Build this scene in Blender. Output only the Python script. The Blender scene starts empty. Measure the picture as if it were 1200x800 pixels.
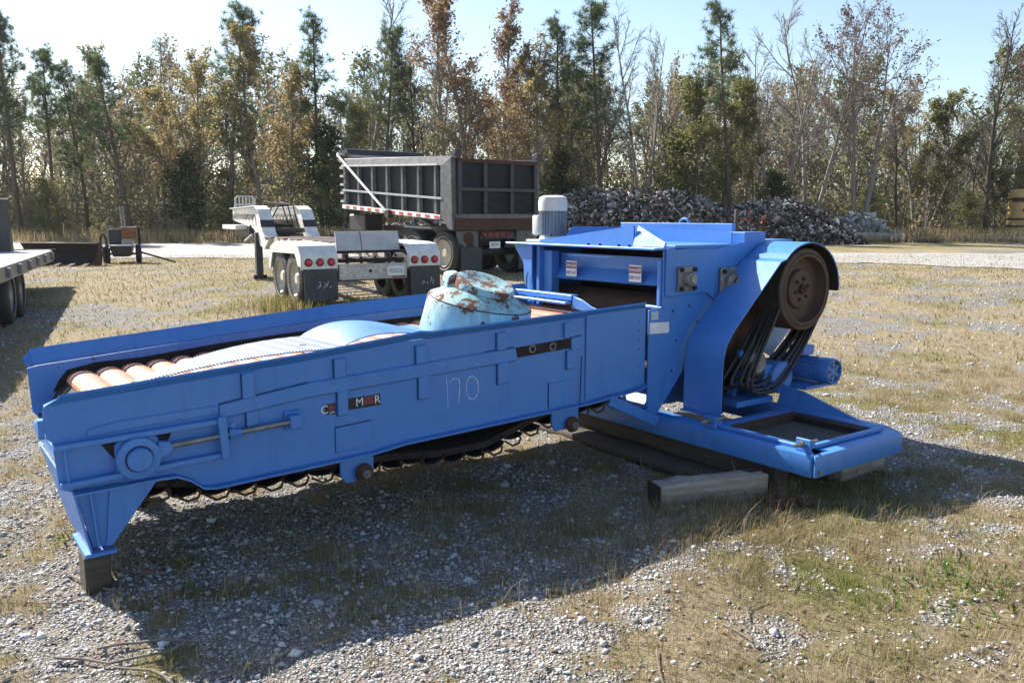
import bpy, bmesh, math, random
import numpy as np
from mathutils import Vector, Matrix
R = math.radians
rng = np.random.default_rng(7)
random.seed(7)
scene = bpy.context.scene
col = scene.collection

# ------------------------------------------------------------------ camera, sky, sun, exposure
cam_d = bpy.data.cameras.new('camera'); cam = bpy.data.objects.new('camera', cam_d); col.objects.link(cam)
cam_d.sensor_width = 36.0; cam_d.lens = 30.0; cam_d.clip_start = 0.05; cam_d.clip_end = 3000
cam.location = (0, 0, 1.7); cam.rotation_euler = (R(90 - 8.42), 0, 0)
scene.camera = cam
SUN_AZ, SUN_EL = -51.0, 39.0           # degrees: azimuth from +Y towards +X, elevation
w = bpy.data.worlds.new('World'); scene.world = w; w.use_nodes = True
nt = w.node_tree; nt.nodes.clear()
sky = nt.nodes.new('ShaderNodeTexSky'); sky.sky_type = 'NISHITA'; sky.sun_disc = False
sky.sun_elevation = R(SUN_EL); sky.sun_rotation = R(SUN_AZ)
sky.air_density = 1.0; sky.dust_density = 0.7; sky.ozone_density = 1.0
bg = nt.nodes.new('ShaderNodeBackground'); bg.inputs['Strength'].default_value = 0.08
wo = nt.nodes.new('ShaderNodeOutputWorld')
nt.links.new(sky.outputs[0], bg.inputs[0]); nt.links.new(bg.outputs[0], wo.inputs[0])
sun_d = bpy.data.lights.new('sun', 'SUN'); sun_d.energy = 5.0; sun_d.angle = R(0.53); sun_d.color = (1.0, 0.94, 0.85)
sun = bpy.data.objects.new('sun', sun_d); col.objects.link(sun)
sdir = Vector((math.sin(R(SUN_AZ)) * math.cos(R(SUN_EL)), math.cos(R(SUN_AZ)) * math.cos(R(SUN_EL)), math.sin(R(SUN_EL))))
sun.rotation_euler = sdir.to_track_quat('Z', 'Y').to_euler(); sun.location = sdir * 60
vs = scene.view_settings; vs.view_transform = 'Standard'; vs.look = 'None'; vs.exposure = 1.42; vs.gamma = 1.0
vs.use_curve_mapping = False
scene.cycles.max_bounces = 6; scene.cycles.transparent_max_bounces = 4

# ------------------------------------------------------------------ materials
def new_mat(name):
    m = bpy.data.materials.new(name); m.use_nodes = True
    t = m.node_tree; b = t.nodes['Principled BSDF']; return m, t, b
def N(t, ty, **kw):
    n = t.nodes.new(ty)
    for k, v in kw.items(): setattr(n, k, v)
    return n
def coords(t, scale, obj=True, seed=0.0):
    tc = N(t, 'ShaderNodeTexCoord'); mp = N(t, 'ShaderNodeMapping')
    mp.inputs['Location'].default_value = (seed, seed * 1.7, -seed)
    sc = scale if isinstance(scale, (tuple, list)) else (scale,) * 3
    mp.inputs['Scale'].default_value = sc
    t.links.new(tc.outputs['Object' if obj else 'Generated'], mp.inputs[0]); return mp.outputs[0]
def noise(t, vec, scale, detail=6, rough=0.6):
    n = N(t, 'ShaderNodeTexNoise'); n.inputs['Scale'].default_value = scale
    n.inputs['Detail'].default_value = detail; n.inputs['Roughness'].default_value = rough
    t.links.new(vec, n.inputs['Vector']); return n.outputs['Fac']
def ramp(t, fac, stops):
    r = N(t, 'ShaderNodeValToRGB'); e = r.color_ramp.elements
    while len(e) < len(stops): e.new(0.5)
    for i, (p, c) in enumerate(stops):
        e[i].position = p; e[i].color = (c[0], c[1], c[2], 1) if not isinstance(c, (int, float)) else (c, c, c, 1)
    t.links.new(fac, r.inputs[0]); return r.outputs[0]
def mixc(t, fac, a, b, mode='MIX'):
    m = N(t, 'ShaderNodeMix', data_type='RGBA', blend_type=mode)
    for s, v in ((m.inputs[0], fac), (m.inputs[6], a), (m.inputs[7], b)):
        if isinstance(v, (int, float)): s.default_value = v
        elif isinstance(v, tuple): s.default_value = (v[0], v[1], v[2], 1)
        else: t.links.new(v, s)
    return m.outputs[2]
def bump(t, b, h, strength=0.3, dist=0.01):
    n = N(t, 'ShaderNodeBump'); n.inputs['Strength'].default_value = strength; n.inputs['Distance'].default_value = dist
    t.links.new(h, n.inputs['Height']); t.links.new(n.outputs[0], b.inputs['Normal'])
MATS = {}
def painted(name, c, c2=None, rough=0.45, wear=0.0, wearc=(0.09, 0.035, 0.018), scale=3.0, dirt=0.0, dirtc=(0.07, 0.06, 0.05), metal=0.0, bmp=0.12, spec=0.5):
    m, t, b = new_mat(name); v = coords(t, 1.0)
    c2 = c2 or tuple(x * 0.78 for x in c)
    colr = mixc(t, ramp(t, noise(t, v, scale, 5), [(0.35, 0.0), (0.65, 1.0)]), c, c2)
    if dirt > 0:
        n2 = noise(t, v, scale * 4.3, 8, 0.7)
        colr = mixc(t, ramp(t, n2, [(0.62 - dirt * 0.25, 0.0), (0.8, min(1.0, dirt * 1.3))]), colr, dirtc)
    rg = None
    if wear > 0:
        n3 = noise(t, v, scale * 2.6 + 1.3, 9, 0.72)
        wm = ramp(t, n3, [(0.66 - wear * 0.3, 0.0), (0.685 - wear * 0.3, 1.0)])
        colr = mixc(t, wm, colr, mixc(t, noise(t, v, 40, 4), wearc, tuple(x * 2.2 for x in wearc)))
        rg = ramp(t, wm, [(0.0, rough), (1.0, 0.9)])
    t.links.new(colr, b.inputs['Base Color'])
    if rg is not None: t.links.new(rg, b.inputs['Roughness'])
    else:
        t.links.new(ramp(t, noise(t, v, scale * 3, 5), [(0.3, max(0.05, rough - 0.1)), (0.7, min(1, rough + 0.14))]), b.inputs['Roughness'])
    b.inputs['Metallic'].default_value = metal; b.inputs['Specular IOR Level'].default_value = spec
    if bmp: bump(t, b, noise(t, v, 22, 6), bmp, 0.006)
    MATS[name] = m; return m
BLUE = (0.044, 0.185, 0.53)
def blue_mat(name, chips, grime):
    m, t, b = new_mat(name); v = coords(t, 1.0); vz = coords(t, (16, 16, 1.3)); big = noise(t, v, 1.7, 5); 
    c = mixc(t, ramp(t, big, [(0.35, 0.0), (0.65, 1.0)]), BLUE, (0.066, 0.205, 0.53))
    c = mixc(t, ramp(t, noise(t, v, 6.5, 7, 0.7), [(0.5, 0.0), (0.8, 0.55)]), c, (0.024, 0.135, 0.42))
    c = mixc(t, ramp(t, noise(t, vz, 1.0, 6, 0.7), [(0.56, 0.0), (0.80, grime)]), c, (0.032, 0.085, 0.22))
    c = mixc(t, ramp(t, noise(t, v, 85, 3, 0.6), [(0.58, 0.0), (0.74, 0.5)]), c, (0.18, 0.29, 0.46))
    n3 = noise(t, v, 10, 10, 0.75); wm = ramp(t, n3, [(0.705 - chips, 0.0), (0.722 - chips, 1.0)])
    c = mixc(t, wm, c, mixc(t, noise(t, v, 30, 4), (0.016, 0.018, 0.028), (0.07, 0.032, 0.02)))
    t.links.new(c, b.inputs['Base Color'])
    t.links.new(mixc(t, wm, ramp(t, noise(t, v, 9, 6, 0.7), [(0.3, 0.30), (0.7, 0.52)]), (0.85, 0.85, 0.85)), b.inputs['Roughness'])
    bump(t, b, noise(t, v, 3.2, 9, 0.62), 0.22, 0.012); MATS[name] = m
blue_mat('blue_paint', 0.018, 0.65)
blue_mat('blue_worn', 0.10, 0.8)
painted('blue_sheet', (0.06, 0.19, 0.52), (0.05, 0.165, 0.47), 0.55, scale=3)
painted('pale_blue_sheet', (0.27, 0.38, 0.52), (0.22, 0.33, 0.48), 0.6, scale=5, dirt=0.2, dirtc=(0.2, 0.25, 0.3))
m, t, b = new_mat('ribbed_plate'); v = coords(t, 1.0); sx_ = N(t, 'ShaderNodeSeparateXYZ'); t.links.new(v, sx_.inputs[0])
w_ = N(t, 'ShaderNodeMath', operation='MULTIPLY'); t.links.new(sx_.outputs[0], w_.inputs[0]); w_.inputs[1].default_value = 2 * math.pi / 0.02036
w2 = N(t, 'ShaderNodeMath', operation='SINE'); t.links.new(w_.outputs[0], w2.inputs[0])
c = ramp(t, w2.outputs[0], [(0.25, (0.05, 0.085, 0.15)), (0.75, (0.20, 0.27, 0.36))])
c = mixc(t, ramp(t, noise(t, v, 9, 6, 0.7), [(0.5, 0.0), (0.75, 0.6)]), c, (0.10, 0.10, 0.11)); t.links.new(c, b.inputs['Base Color']); b.inputs['Roughness'].default_value = 0.7; MATS['ribbed_plate'] = m
painted('turquoise_rust', (0.26, 0.46, 0.50), (0.19, 0.38, 0.43), 0.55, wear=0.40, wearc=(0.055, 0.022, 0.012), scale=3.1, dirt=0.5, dirtc=(0.07, 0.09, 0.05), bmp=0.3)
painted('disc_rust', (0.27, 0.45, 0.48), (0.20, 0.36, 0.39), 0.6, wear=0.52, wearc=(0.07, 0.028, 0.014), scale=3.6, dirt=0.5, dirtc=(0.08, 0.09, 0.05), bmp=0.4)
m, t, b = new_mat('casting_paint'); v = coords(t, 1.0); vz = coords(t, (22, 22, 2.2)); sx_ = N(t, 'ShaderNodeSeparateXYZ'); t.links.new(v, sx_.inputs[0])
c = mixc(t, noise(t, v, 5, 5), (0.30, 0.50, 0.53), (0.20, 0.40, 0.45)); hgt = ramp(t, sx_.outputs[2], [(0.02, 0.0), (0.24, 1.0)])
st_ = ramp(t, noise(t, vz, 1.0, 6, 0.7), [(0.42, 0.0), (0.72, 1.0)]); c = mixc(t, mixc(t, 1.0, st_, mixc(t, 0.35, hgt, (1, 1, 1)), 'MULTIPLY'), c, (0.10, 0.10, 0.055))
sp_ = noise(t, v, 60, 4, 0.6); c = mixc(t, ramp(t, sp_, [(0.64, 0.0), (0.68, 0.8)]), c, (0.05, 0.035, 0.025))
pt = noise(t, v, 7.5, 9, 0.72); md = N(t, 'ShaderNodeMath', operation='MULTIPLY_ADD'); t.links.new(hgt, md.inputs[0]); md.inputs[1].default_value = 0.16; t.links.new(pt, md.inputs[2])
wm = ramp(t, md.outputs[0], [(0.685, 0.0), (0.70, 1.0)]); c = mixc(t, wm, c, mixc(t, noise(t, v, 40, 4), (0.045, 0.02, 0.012), (0.17, 0.07, 0.03)))
t.links.new(c, b.inputs['Base Color']); t.links.new(ramp(t, wm, [(0.0, 0.5), (1.0, 0.9)]), b.inputs['Roughness']); bump(t, b, pt, 0.3, 0.01); MATS['casting_paint'] = m
painted('dusty_plate', (0.10, 0.09, 0.085), (0.055, 0.05, 0.05), 0.8, scale=14, dirt=0.8, dirtc=(0.035, 0.025, 0.02), wear=0.2, bmp=0.5)
painted('seam_dark', (0.012, 0.04, 0.13), (0.01, 0.02, 0.05), 0.6, scale=20, bmp=0)
painted('salmon_pan', (0.50, 0.22, 0.14), (0.40, 0.16, 0.095), 0.6, scale=7, dirt=0.5, dirtc=(0.16, 0.09, 0.07), wear=0.08)
painted('rust', (0.085, 0.038, 0.022), (0.05, 0.024, 0.016), 0.85, scale=9, dirt=0.4, dirtc=(0.03, 0.022, 0.02), bmp=0.5)
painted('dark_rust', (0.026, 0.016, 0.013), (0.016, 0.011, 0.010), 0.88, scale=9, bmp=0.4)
painted('orange_rust', (0.30, 0.11, 0.045), (0.17, 0.06, 0.03), 0.8, scale=6, dirt=0.3, bmp=0.3)
painted('pulley_iron', (0.105, 0.058, 0.042), (0.07, 0.04, 0.03), 0.7, scale=8, metal=0.1, bmp=0.25)
painted('steel', (0.30, 0.29, 0.28), (0.2, 0.19, 0.18), 0.45, scale=14, metal=0.6, dirt=0.4)
painted('greasy_steel', (0.27, 0.26, 0.25), (0.13, 0.12, 0.115), 0.5, scale=16, metal=0.15, dirt=0.4)
painted('rubber', (0.018, 0.017, 0.017), (0.028, 0.026, 0.025), 0.65, scale=9, dirt=0.3, dirtc=(0.07, 0.06, 0.05))
painted('belt_rubber', (0.02, 0.018, 0.018), (0.03, 0.027, 0.026), 0.55, scale=6)
painted('flap_rubber', (0.022, 0.024, 0.030), (0.035, 0.036, 0.042), 0.6, scale=6, dirt=0.6, dirtc=(0.10, 0.10, 0.10))
painted('black_paint', (0.022, 0.023, 0.027), (0.035, 0.035, 0.04), 0.5, scale=4, dirt=0.4, dirtc=(0.09, 0.08, 0.07), wear=0.05)
painted('black_panel', (0.008, 0.010, 0.016), (0.014, 0.017, 0.024), 0.6, scale=4, dirt=0.25, dirtc=(0.035, 0.036, 0.042), spec=0.25)
painted('grey_rib', (0.15, 0.15, 0.155), (0.07, 0.07, 0.075), 0.55, scale=6, dirt=0.55, dirtc=(0.06, 0.05, 0.045), wear=0.05)
painted('white_paint', (0.72, 0.71, 0.68), (0.58, 0.57, 0.55), 0.45, scale=5, dirt=0.45, dirtc=(0.28, 0.24, 0.20), wear=0.06)
painted('worn_white', (0.60, 0.58, 0.54), (0.42, 0.40, 0.37), 0.6, scale=5, dirt=0.75, dirtc=(0.20, 0.15, 0.11), wear=0.16, wearc=(0.07, 0.04, 0.025))
painted('grey_white', (0.50, 0.50, 0.50), (0.38, 0.38, 0.39), 0.55, scale=6, dirt=0.4, dirtc=(0.2, 0.19, 0.18))
painted('motor_grey', (0.30, 0.33, 0.36), (0.22, 0.25, 0.28), 0.5, scale=12, dirt=0.35)
painted('motor_cream', (0.62, 0.60, 0.54), (0.5, 0.48, 0.43), 0.5, scale=10, dirt=0.3, dirtc=(0.25, 0.22, 0.18))
painted('rim_cream', (0.60, 0.56, 0.46), (0.48, 0.44, 0.36), 0.55, scale=9, dirt=0.4, dirtc=(0.2, 0.16, 0.12))
painted('red_lens', (0.50, 0.015, 0.03), (0.38, 0.01, 0.02), 0.18, scale=10, bmp=0)
painted('red_dull', (0.20, 0.015, 0.02), (0.13, 0.01, 0.012), 0.4, scale=10, bmp=0)
painted('reflector_red', (0.55, 0.03, 0.03), (0.42, 0.025, 0.025), 0.35, scale=10, bmp=0)
painted('reflector_white', (0.78, 0.77, 0.75), (0.6, 0.58, 0.56), 0.35, scale=10, bmp=0, dirt=0.3)
painted('sticker_white', (0.78, 0.78, 0.76), (0.66, 0.66, 0.64), 0.5, scale=10, bmp=0)
painted('sticker_grey', (0.50, 0.56, 0.62), (0.42, 0.48, 0.55), 0.4, scale=20, bmp=0, dirt=0.4)
painted('print_black', (0.02, 0.02, 0.02), None, 0.6, bmp=0)
painted('print_red', (0.20, 0.03, 0.05), None, 0.5, bmp=0)
painted('print_blue', (0.03, 0.07, 0.22), None, 0.5, bmp=0)
painted('chalk', (0.62, 0.66, 0.72), (0.4, 0.47, 0.62), 0.9, scale=60, bmp=0)
painted('yellow_paint', (0.56, 0.40, 0.17), (0.46, 0.31, 0.12), 0.5, scale=2, dirt=0.4, dirtc=(0.25, 0.12, 0.05), wear=0.04)
painted('concrete', (0.38, 0.36, 0.33), (0.30, 0.28, 0.26), 0.85, scale=6, dirt=0.3, dirtc=(0.2, 0.19, 0.18))
painted('orange_leaf', (0.55, 0.13, 0.03), (0.42, 0.09, 0.02), 0.6, scale=20, bmp=0)
def wood_mat(name, a, b_, sc=(2.0, 30, 30)):
    m, t, b = new_mat(name); v = coords(t, sc)
    n1 = noise(t, v, 1.0, 8, 0.65); v2 = coords(t, 1.0)
    c = mixc(t, ramp(t, n1, [(0.35, 0.0), (0.68, 1.0)]), a, b_)
    c = mixc(t, ramp(t, noise(t, v2, 9, 7, 0.7), [(0.52, 0.0), (0.75, 0.7)]), c, tuple(x * 0.35 for x in b_))
    t.links.new(c, b.inputs['Base Color']); b.inputs['Roughness'].default_value = 0.9
    bump(t, b, n1, 0.6, 0.012); MATS[name] = m
wood_mat('weathered_wood', (0.34, 0.29, 0.24), (0.20, 0.165, 0.135))
wood_mat('dark_wood', (0.085, 0.066, 0.052), (0.04, 0.031, 0.025))
wood_mat('grey_wood', (0.42, 0.39, 0.35), (0.28, 0.25, 0.22))
def bark(name, a, b_):
    m, t, b = new_mat(name); v = coords(t, (9, 9, 1.6))
    n1 = noise(t, v, 1.0, 6, 0.7)
    t.links.new(ramp(t, n1, [(0.3, b_), (0.7, a)]), b.inputs['Base Color']); b.inputs['Roughness'].default_value = 0.95
    MATS[name] = m
bark('pine_bark', (0.13, 0.095, 0.07), (0.06, 0.045, 0.035))
bark('grey_bark', (0.26, 0.225, 0.20), (0.14, 0.12, 0.10))
bark('pale_bark', (0.29, 0.255, 0.225), (0.16, 0.14, 0.12))
bark('dark_bark', (0.07, 0.055, 0.045), (0.035, 0.028, 0.023))
def leaf_mat(name, stops, trans=0.45, rough=0.7):
    m = bpy.data.materials.new(name); m.use_nodes = True; t = m.node_tree; t.nodes.clear()
    at = N(t, 'ShaderNodeAttribute', attribute_name='tint')
    oi = N(t, 'ShaderNodeObjectInfo')
    mv = N(t, 'ShaderNodeMath', operation='MULTIPLY_ADD'); mv.inputs[1].default_value = 0.14; 
    t.links.new(oi.outputs['Random'], mv.inputs[0]); t.links.new(at.outputs['Fac'], mv.inputs[2])
    sb = N(t, 'ShaderNodeMath', operation='SUBTRACT'); t.links.new(mv.outputs[0], sb.inputs[0]); sb.inputs[1].default_value = 0.07
    c = ramp(t, sb.outputs[0], stops)
    d = N(t, 'ShaderNodeBsdfDiffuse'); tr = N(t, 'ShaderNodeBsdfTranslucent'); mx = N(t, 'ShaderNodeMixShader')
    mx.inputs[0].default_value = trans; o = N(t, 'ShaderNodeOutputMaterial')
    t.links.new(c, d.inputs[0]); t.links.new(c, tr.inputs[0]); t.links.new(d.outputs[0], mx.inputs[1]); t.links.new(tr.outputs[0], mx.inputs[2])
    t.links.new(mx.outputs[0], o.inputs[0]); MATS[name] = m
leaf_mat('pine_needles', [(0.0, (0.06, 0.09, 0.045)), (0.5, (0.11, 0.15, 0.07)), (1.0, (0.18, 0.21, 0.10))], 0.5)
leaf_mat('autumn_yellow', [(0.0, (0.19, 0.15, 0.075)), (0.45, (0.30, 0.24, 0.11)), (0.75, (0.35, 0.28, 0.12)), (1.0, (0.25, 0.26, 0.11))], 0.55)
leaf_mat('autumn_brown', [(0.0, (0.15, 0.105, 0.07)), (0.5, (0.24, 0.155, 0.09)), (1.0, (0.31, 0.22, 0.12))], 0.5)
leaf_mat('olive_green', [(0.0, (0.10, 0.115, 0.045)), (0.5, (0.19, 0.195, 0.075)), (1.0, (0.29, 0.26, 0.11))], 0.55)
leaf_mat('mauve_buds', [(0.0, (0.10, 0.06, 0.055)), (0.5, (0.17, 0.10, 0.08)), (1.0, (0.22, 0.15, 0.09))], 0.3)
leaf_mat('dark_evergreen', [(0.0, (0.035, 0.05, 0.022)), (0.5, (0.06, 0.08, 0.035)), (1.0, (0.09, 0.11, 0.05))], 0.4)
leaf_mat('wood_mix', [(0.0, (0.10, 0.12, 0.065)), (0.25, (0.15, 0.165, 0.085)), (0.45, (0.23, 0.215, 0.11)), (0.65, (0.28, 0.235, 0.14)), (0.82, (0.27, 0.20, 0.13)), (1.0, (0.33, 0.28, 0.15))], 0.5)
leaf_mat('grass_blade', [(0.0, (0.07, 0.10, 0.022)), (0.2, (0.19, 0.20, 0.055)), (0.38, (0.30, 0.26, 0.10)), (0.55, (0.20, 0.145, 0.085)), (0.75, (0.36, 0.29, 0.17)), (1.0, (0.48, 0.40, 0.28))], 0.35)
leaf_mat('weed_green', [(0.0, (0.06, 0.11, 0.025)), (0.6, (0.13, 0.19, 0.05)), (1.0, (0.24, 0.23, 0.09))], 0.4)
leaf_mat('stone', [(0.0, (0.16, 0.15, 0.14)), (0.4, (0.34, 0.33, 0.32)), (0.75, (0.50, 0.49, 0.48)), (1.0, (0.64, 0.63, 0.61))], 0.0)
leaf_mat('scrap', [(0.0, (0.03, 0.022, 0.018)), (0.35, (0.10, 0.085, 0.08)), (0.7, (0.27, 0.25, 0.245)), (1.0, (0.55, 0.53, 0.52))], 0.0)

# ------------------------------------------------------------------ value noise and ground height (metres)
_perm = np.random.default_rng(3).random((256, 256))
def vnoise(x, y):
    xi = np.floor(x).astype(int); yi = np.floor(y).astype(int); fx = x - xi; fy = y - yi
    fx = fx * fx * (3 - 2 * fx); fy = fy * fy * (3 - 2 * fy)
    p = lambda a, b: _perm[a & 255, b & 255]
    return (p(xi, yi) * (1 - fx) + p(xi + 1, yi) * fx) * (1 - fy) + (p(xi, yi + 1) * (1 - fx) + p(xi + 1, yi + 1) * fx) * fy
def fbm(x, y, s, o=4):
    x = np.asarray(x, float); y = np.asarray(y, float); r = 0; a = 0.5; tot = 0
    for k in range(o):
        r = r + a * vnoise(x * s + 17.3 * k, y * s - 9.1 * k); tot += a; a *= 0.55; s *= 2.03
    return r / tot
def sstep(a, b, x):
    t = np.clip((np.asarray(x, float) - a) / (b - a), 0, 1); return t * t * (3 - 2 * t)
def gz(x, y):
    x = np.asarray(x, float); y = np.asarray(y, float)
    near = 1 - sstep(9, 16, np.hypot(x, y))
    return 0.3 * sstep(7, 20, y) + 0.25 * sstep(30, 50, y) + near * ((fbm(x, y, 0.9, 3) - 0.5) * 0.09 + (fbm(x + 50, y, 5.0, 3) - 0.5) * 0.035)
def grass_amount(x, y):
    """0 bare gravel .. 1 grass, the ground's own patches"""
    x = np.asarray(x, float); y = np.asarray(y, float)
    b = 0.56 + 0.24 * sstep(0.2, 1.6, x) * (1 - sstep(4.6, 6.0, y)) - 0.16 * sstep(-1.0, -2.2, x) * (1 - sstep(5, 9, y))
    b = b + 0.12 * sstep(7.5, 12, y) - 0.13 * sstep(-2.2, -1.4, x) * (1 - sstep(0.5, 1.2, x)) * (1 - sstep(4.6, 5.4, y))
    n = fbm(x, y, 1.3, 5) * 0.46 + fbm(x + 31, y + 12, 6.5, 4) * 0.54
    streak = fbm(x * 0.35 + 5, y * 1.0, 0.5, 4)
    n = n * 0.78 + streak * 0.22
    return np.clip((n - 0.5) * 4.2 + b, 0, 1)
def green_amount(x, y):
    return np.clip((fbm(np.asarray(x) + 90, np.asarray(y) + 40, 0.8, 5) - 0.47) * 3.2, 0, 1)
def gh(x, y): return float(gz(x, y))

# ------------------------------------------------------------------ builders
def meta(o, label=None, cat=None, group=None, kind=None):
    if label: o['label'] = label
    if cat: o['category'] = cat
    if group: o['group'] = group
    if kind: o['kind'] = kind
    return o
def empty(name, loc=(0, 0, 0), rz=0.0, label=None, cat=None, group=None):
    o = bpy.data.objects.new(name, None); col.objects.link(o); o.location = loc; o.rotation_euler = (0, 0, rz)
    o.empty_display_size = 0.2
    return meta(o, label, cat, group)
def link(name, me, mat, parent=None):
    o = bpy.data.objects.new(name, me); col.objects.link(o)
    if mat and not me.materials: me.materials.append(MATS[mat] if isinstance(mat, str) else mat)
    if parent: o.parent = parent
    return o
class MB:
    def __init__(s): s.v = []; s.f = []; s.M = None
    def add(s, vs_, fs):
        n = len(s.v)
        s.v += [tuple(s.M @ Vector(p)) if s.M else tuple(p) for p in vs_]; s.f += [tuple(i + n for i in f) for f in fs]; return s
    def box(s, x0, x1, y0, y1, z0, z1):
        return s.add([(x0, y0, z0), (x1, y0, z0), (x1, y1, z0), (x0, y1, z0), (x0, y0, z1), (x1, y0, z1), (x1, y1, z1), (x0, y1, z1)],
                     [(0, 3, 2, 1), (4, 5, 6, 7), (0, 1, 5, 4), (1, 2, 6, 5), (2, 3, 7, 6), (3, 0, 4, 7)])
    def hexa(s, a, b):
        """two quads a,b (4 pts each) joined"""
        return s.add(list(a) + list(b), [(3, 2, 1, 0), (4, 5, 6, 7), (0, 1, 5, 4), (1, 2, 6, 5), (2, 3, 7, 6), (3, 0, 4, 7)])
    def prism(s, poly, a0, a1, ax='y'):
        f = {'y': lambda p, a: (p[0], a, p[1]), 'x': lambda p, a: (a, p[0], p[1]), 'z': lambda p, a: (p[0], p[1], a)}[ax]
        n = len(poly)
        return s.add([f(p, a0) for p in poly] + [f(p, a1) for p in poly],
                     [tuple(range(n - 1, -1, -1)), tuple(range(n, 2 * n))] + [(i, (i + 1) % n, n + (i + 1) % n, n + i) for i in range(n)])
    def bar(s, p, q, wd, ht, up=(0, 0, 1)):
        p, q = Vector(p), Vector(q); d = (q - p).normalized(); sd = d.cross(Vector(up))
        if sd.length < 1e-4: sd = Vector((1, 0, 0))
        sd.normalize(); u = sd.cross(d); c = [sd * a * wd / 2 + u * b * ht / 2 for a, b in ((-1, -1), (1, -1), (1, 1), (-1, 1))]
        return s.hexa([p + k for k in c], [q + k for k in c])
    def tube(s, pts, r, n=8, caps=True, closed=False):
        pts = [Vector(p) for p in pts]; m = len(pts); rs = r if isinstance(r, (list, tuple)) else [r] * m
        vs_, fs = [], []; prev = None
        for i, p in enumerate(pts):
            a = pts[(i - 1) % m] if (closed or i > 0) else p; b = pts[(i + 1) % m] if (closed or i < m - 1) else p
            d = (b - a).normalized()
            if prev is None:
                x = d.cross(Vector((0, 0, 1)));
                if x.length < 1e-3: x = d.cross(Vector((1, 0, 0)))
            else: x = prev - d * prev.dot(d)
            x.normalize(); prev = x; y = d.cross(x)
            vs_ += [p + (x * math.cos(2 * math.pi * k / n) + y * math.sin(2 * math.pi * k / n)) * rs[i] for k in range(n)]
        for i in range(m if closed else m - 1):
            j = (i + 1) % m
            fs += [(i * n + k, i * n + (k + 1) % n, j * n + (k + 1) % n, j * n + k) for k in range(n)]
        if caps and not closed: fs += [tuple(range(n - 1, -1, -1)), tuple(range((m - 1) * n, m * n))]
        return s.add(vs_, fs)
    def lathe(s, prof, o, axis, n=32, capa=True, capb=True):
        """prof: (distance along axis, radius)"""
        o = Vector(o); d = Vector(axis).normalized(); x = d.cross(Vector((0, 0, 1)))
        if x.length < 1e-3: x = Vector((1, 0, 0))
        x.normalize(); y = d.cross(x); vs_, fs = [], []
        for h, r in prof: vs_ += [o + d * h + (x * math.cos(2 * math.pi * k / n) + y * math.sin(2 * math.pi * k / n)) * r for k in range(n)]
        for i in range(len(prof) - 1): fs += [(i * n + k, i * n + (k + 1) % n, (i + 1) * n + (k + 1) % n, (i + 1) * n + k) for k in range(n)]
        if capa: fs.append(tuple(range(n - 1, -1, -1)))
        if capb: fs.append(tuple(range((len(prof) - 1) * n, len(prof) * n)))
        return s.add(vs_, fs)
    def cyl(s, p, q, r, n=20):
        p, q = Vector(p), Vector(q); return s.lathe([(0, r), ((q - p).length, r)], p, q - p, n)
    def bolt(s, p, d, r=0.012, h=0.012):
        p = Vector(p); return s.lathe([(0, r), (h, r)], p, d, 6)
    def build(s, name, mat, parent=None, bevel=0.0, smooth=True, ang=35, seg=1):
        me = bpy.data.meshes.new(name); me.from_pydata(s.v, [], s.f)
        bm = bmesh.new(); bm.from_mesh(me)
        bmesh.ops.recalc_face_normals(bm, faces=bm.faces)
        if bevel > 0:
            ed = [e for e in bm.edges if len(e.link_faces) == 2 and e.calc_face_angle(0) > R(30)]
            bmesh.ops.bevel(bm, geom=ed, offset=bevel, segments=seg, affect='EDGES', profile=0.5, clamp_overlap=True)
        bm.to_mesh(me); bm.free()
        if smooth:
            me.polygons.foreach_set('use_smooth', [True] * len(me.polygons)); me.set_sharp_from_angle(angle=R(ang))
        return link(name, me, mat, parent)
def np_mesh(name, verts, faces_flat, k, mat, tint=None, parent=None, smooth=False):
    """big numpy mesh: faces all with k corners"""
    me = bpy.data.meshes.new(name); nv = len(verts); nf = len(faces_flat) // k
    me.vertices.add(nv); me.vertices.foreach_set('co', np.asarray(verts, np.float32).ravel())
    me.loops.add(nf * k); me.loops.foreach_set('vertex_index', np.asarray(faces_flat, np.int32).ravel())
    me.polygons.add(nf); me.polygons.foreach_set('loop_start', np.arange(0, nf * k, k, dtype=np.int32))
    if smooth: me.polygons.foreach_set('use_smooth', np.ones(nf, bool))
    me.update(calc_edges=True)
    if tint is not None:
        a = me.attributes.new('tint', 'FLOAT', 'FACE'); a.data.foreach_set('value', np.asarray(tint, np.float32))
    return link(name, me, mat, parent)
def text_mesh(body, size, mat, parent, M, name='lettering', sx=1.0, bold=0.0):
    cu = bpy.data.curves.new('t', 'FONT'); cu.body = body; cu.size = size; cu.align_x = 'CENTER'; cu.align_y = 'CENTER'; cu.offset = bold
    cu.resolution_u = 3
    ob = bpy.data.objects.new('t', cu); me = bpy.data.meshes.new_from_object(ob); bpy.data.objects.remove(ob)
    me.name = name; me.transform(M @ Matrix.Diagonal((sx, 1, 1, 1)))
    return link(name, me, mat, parent)
def copy_tree(o, parent=None):
    c = o.copy(); col.objects.link(c); c.parent = parent
    for ch in [x for x in bpy.data.objects if x.parent == o]: copy_tree(ch, c)
    return c

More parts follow.
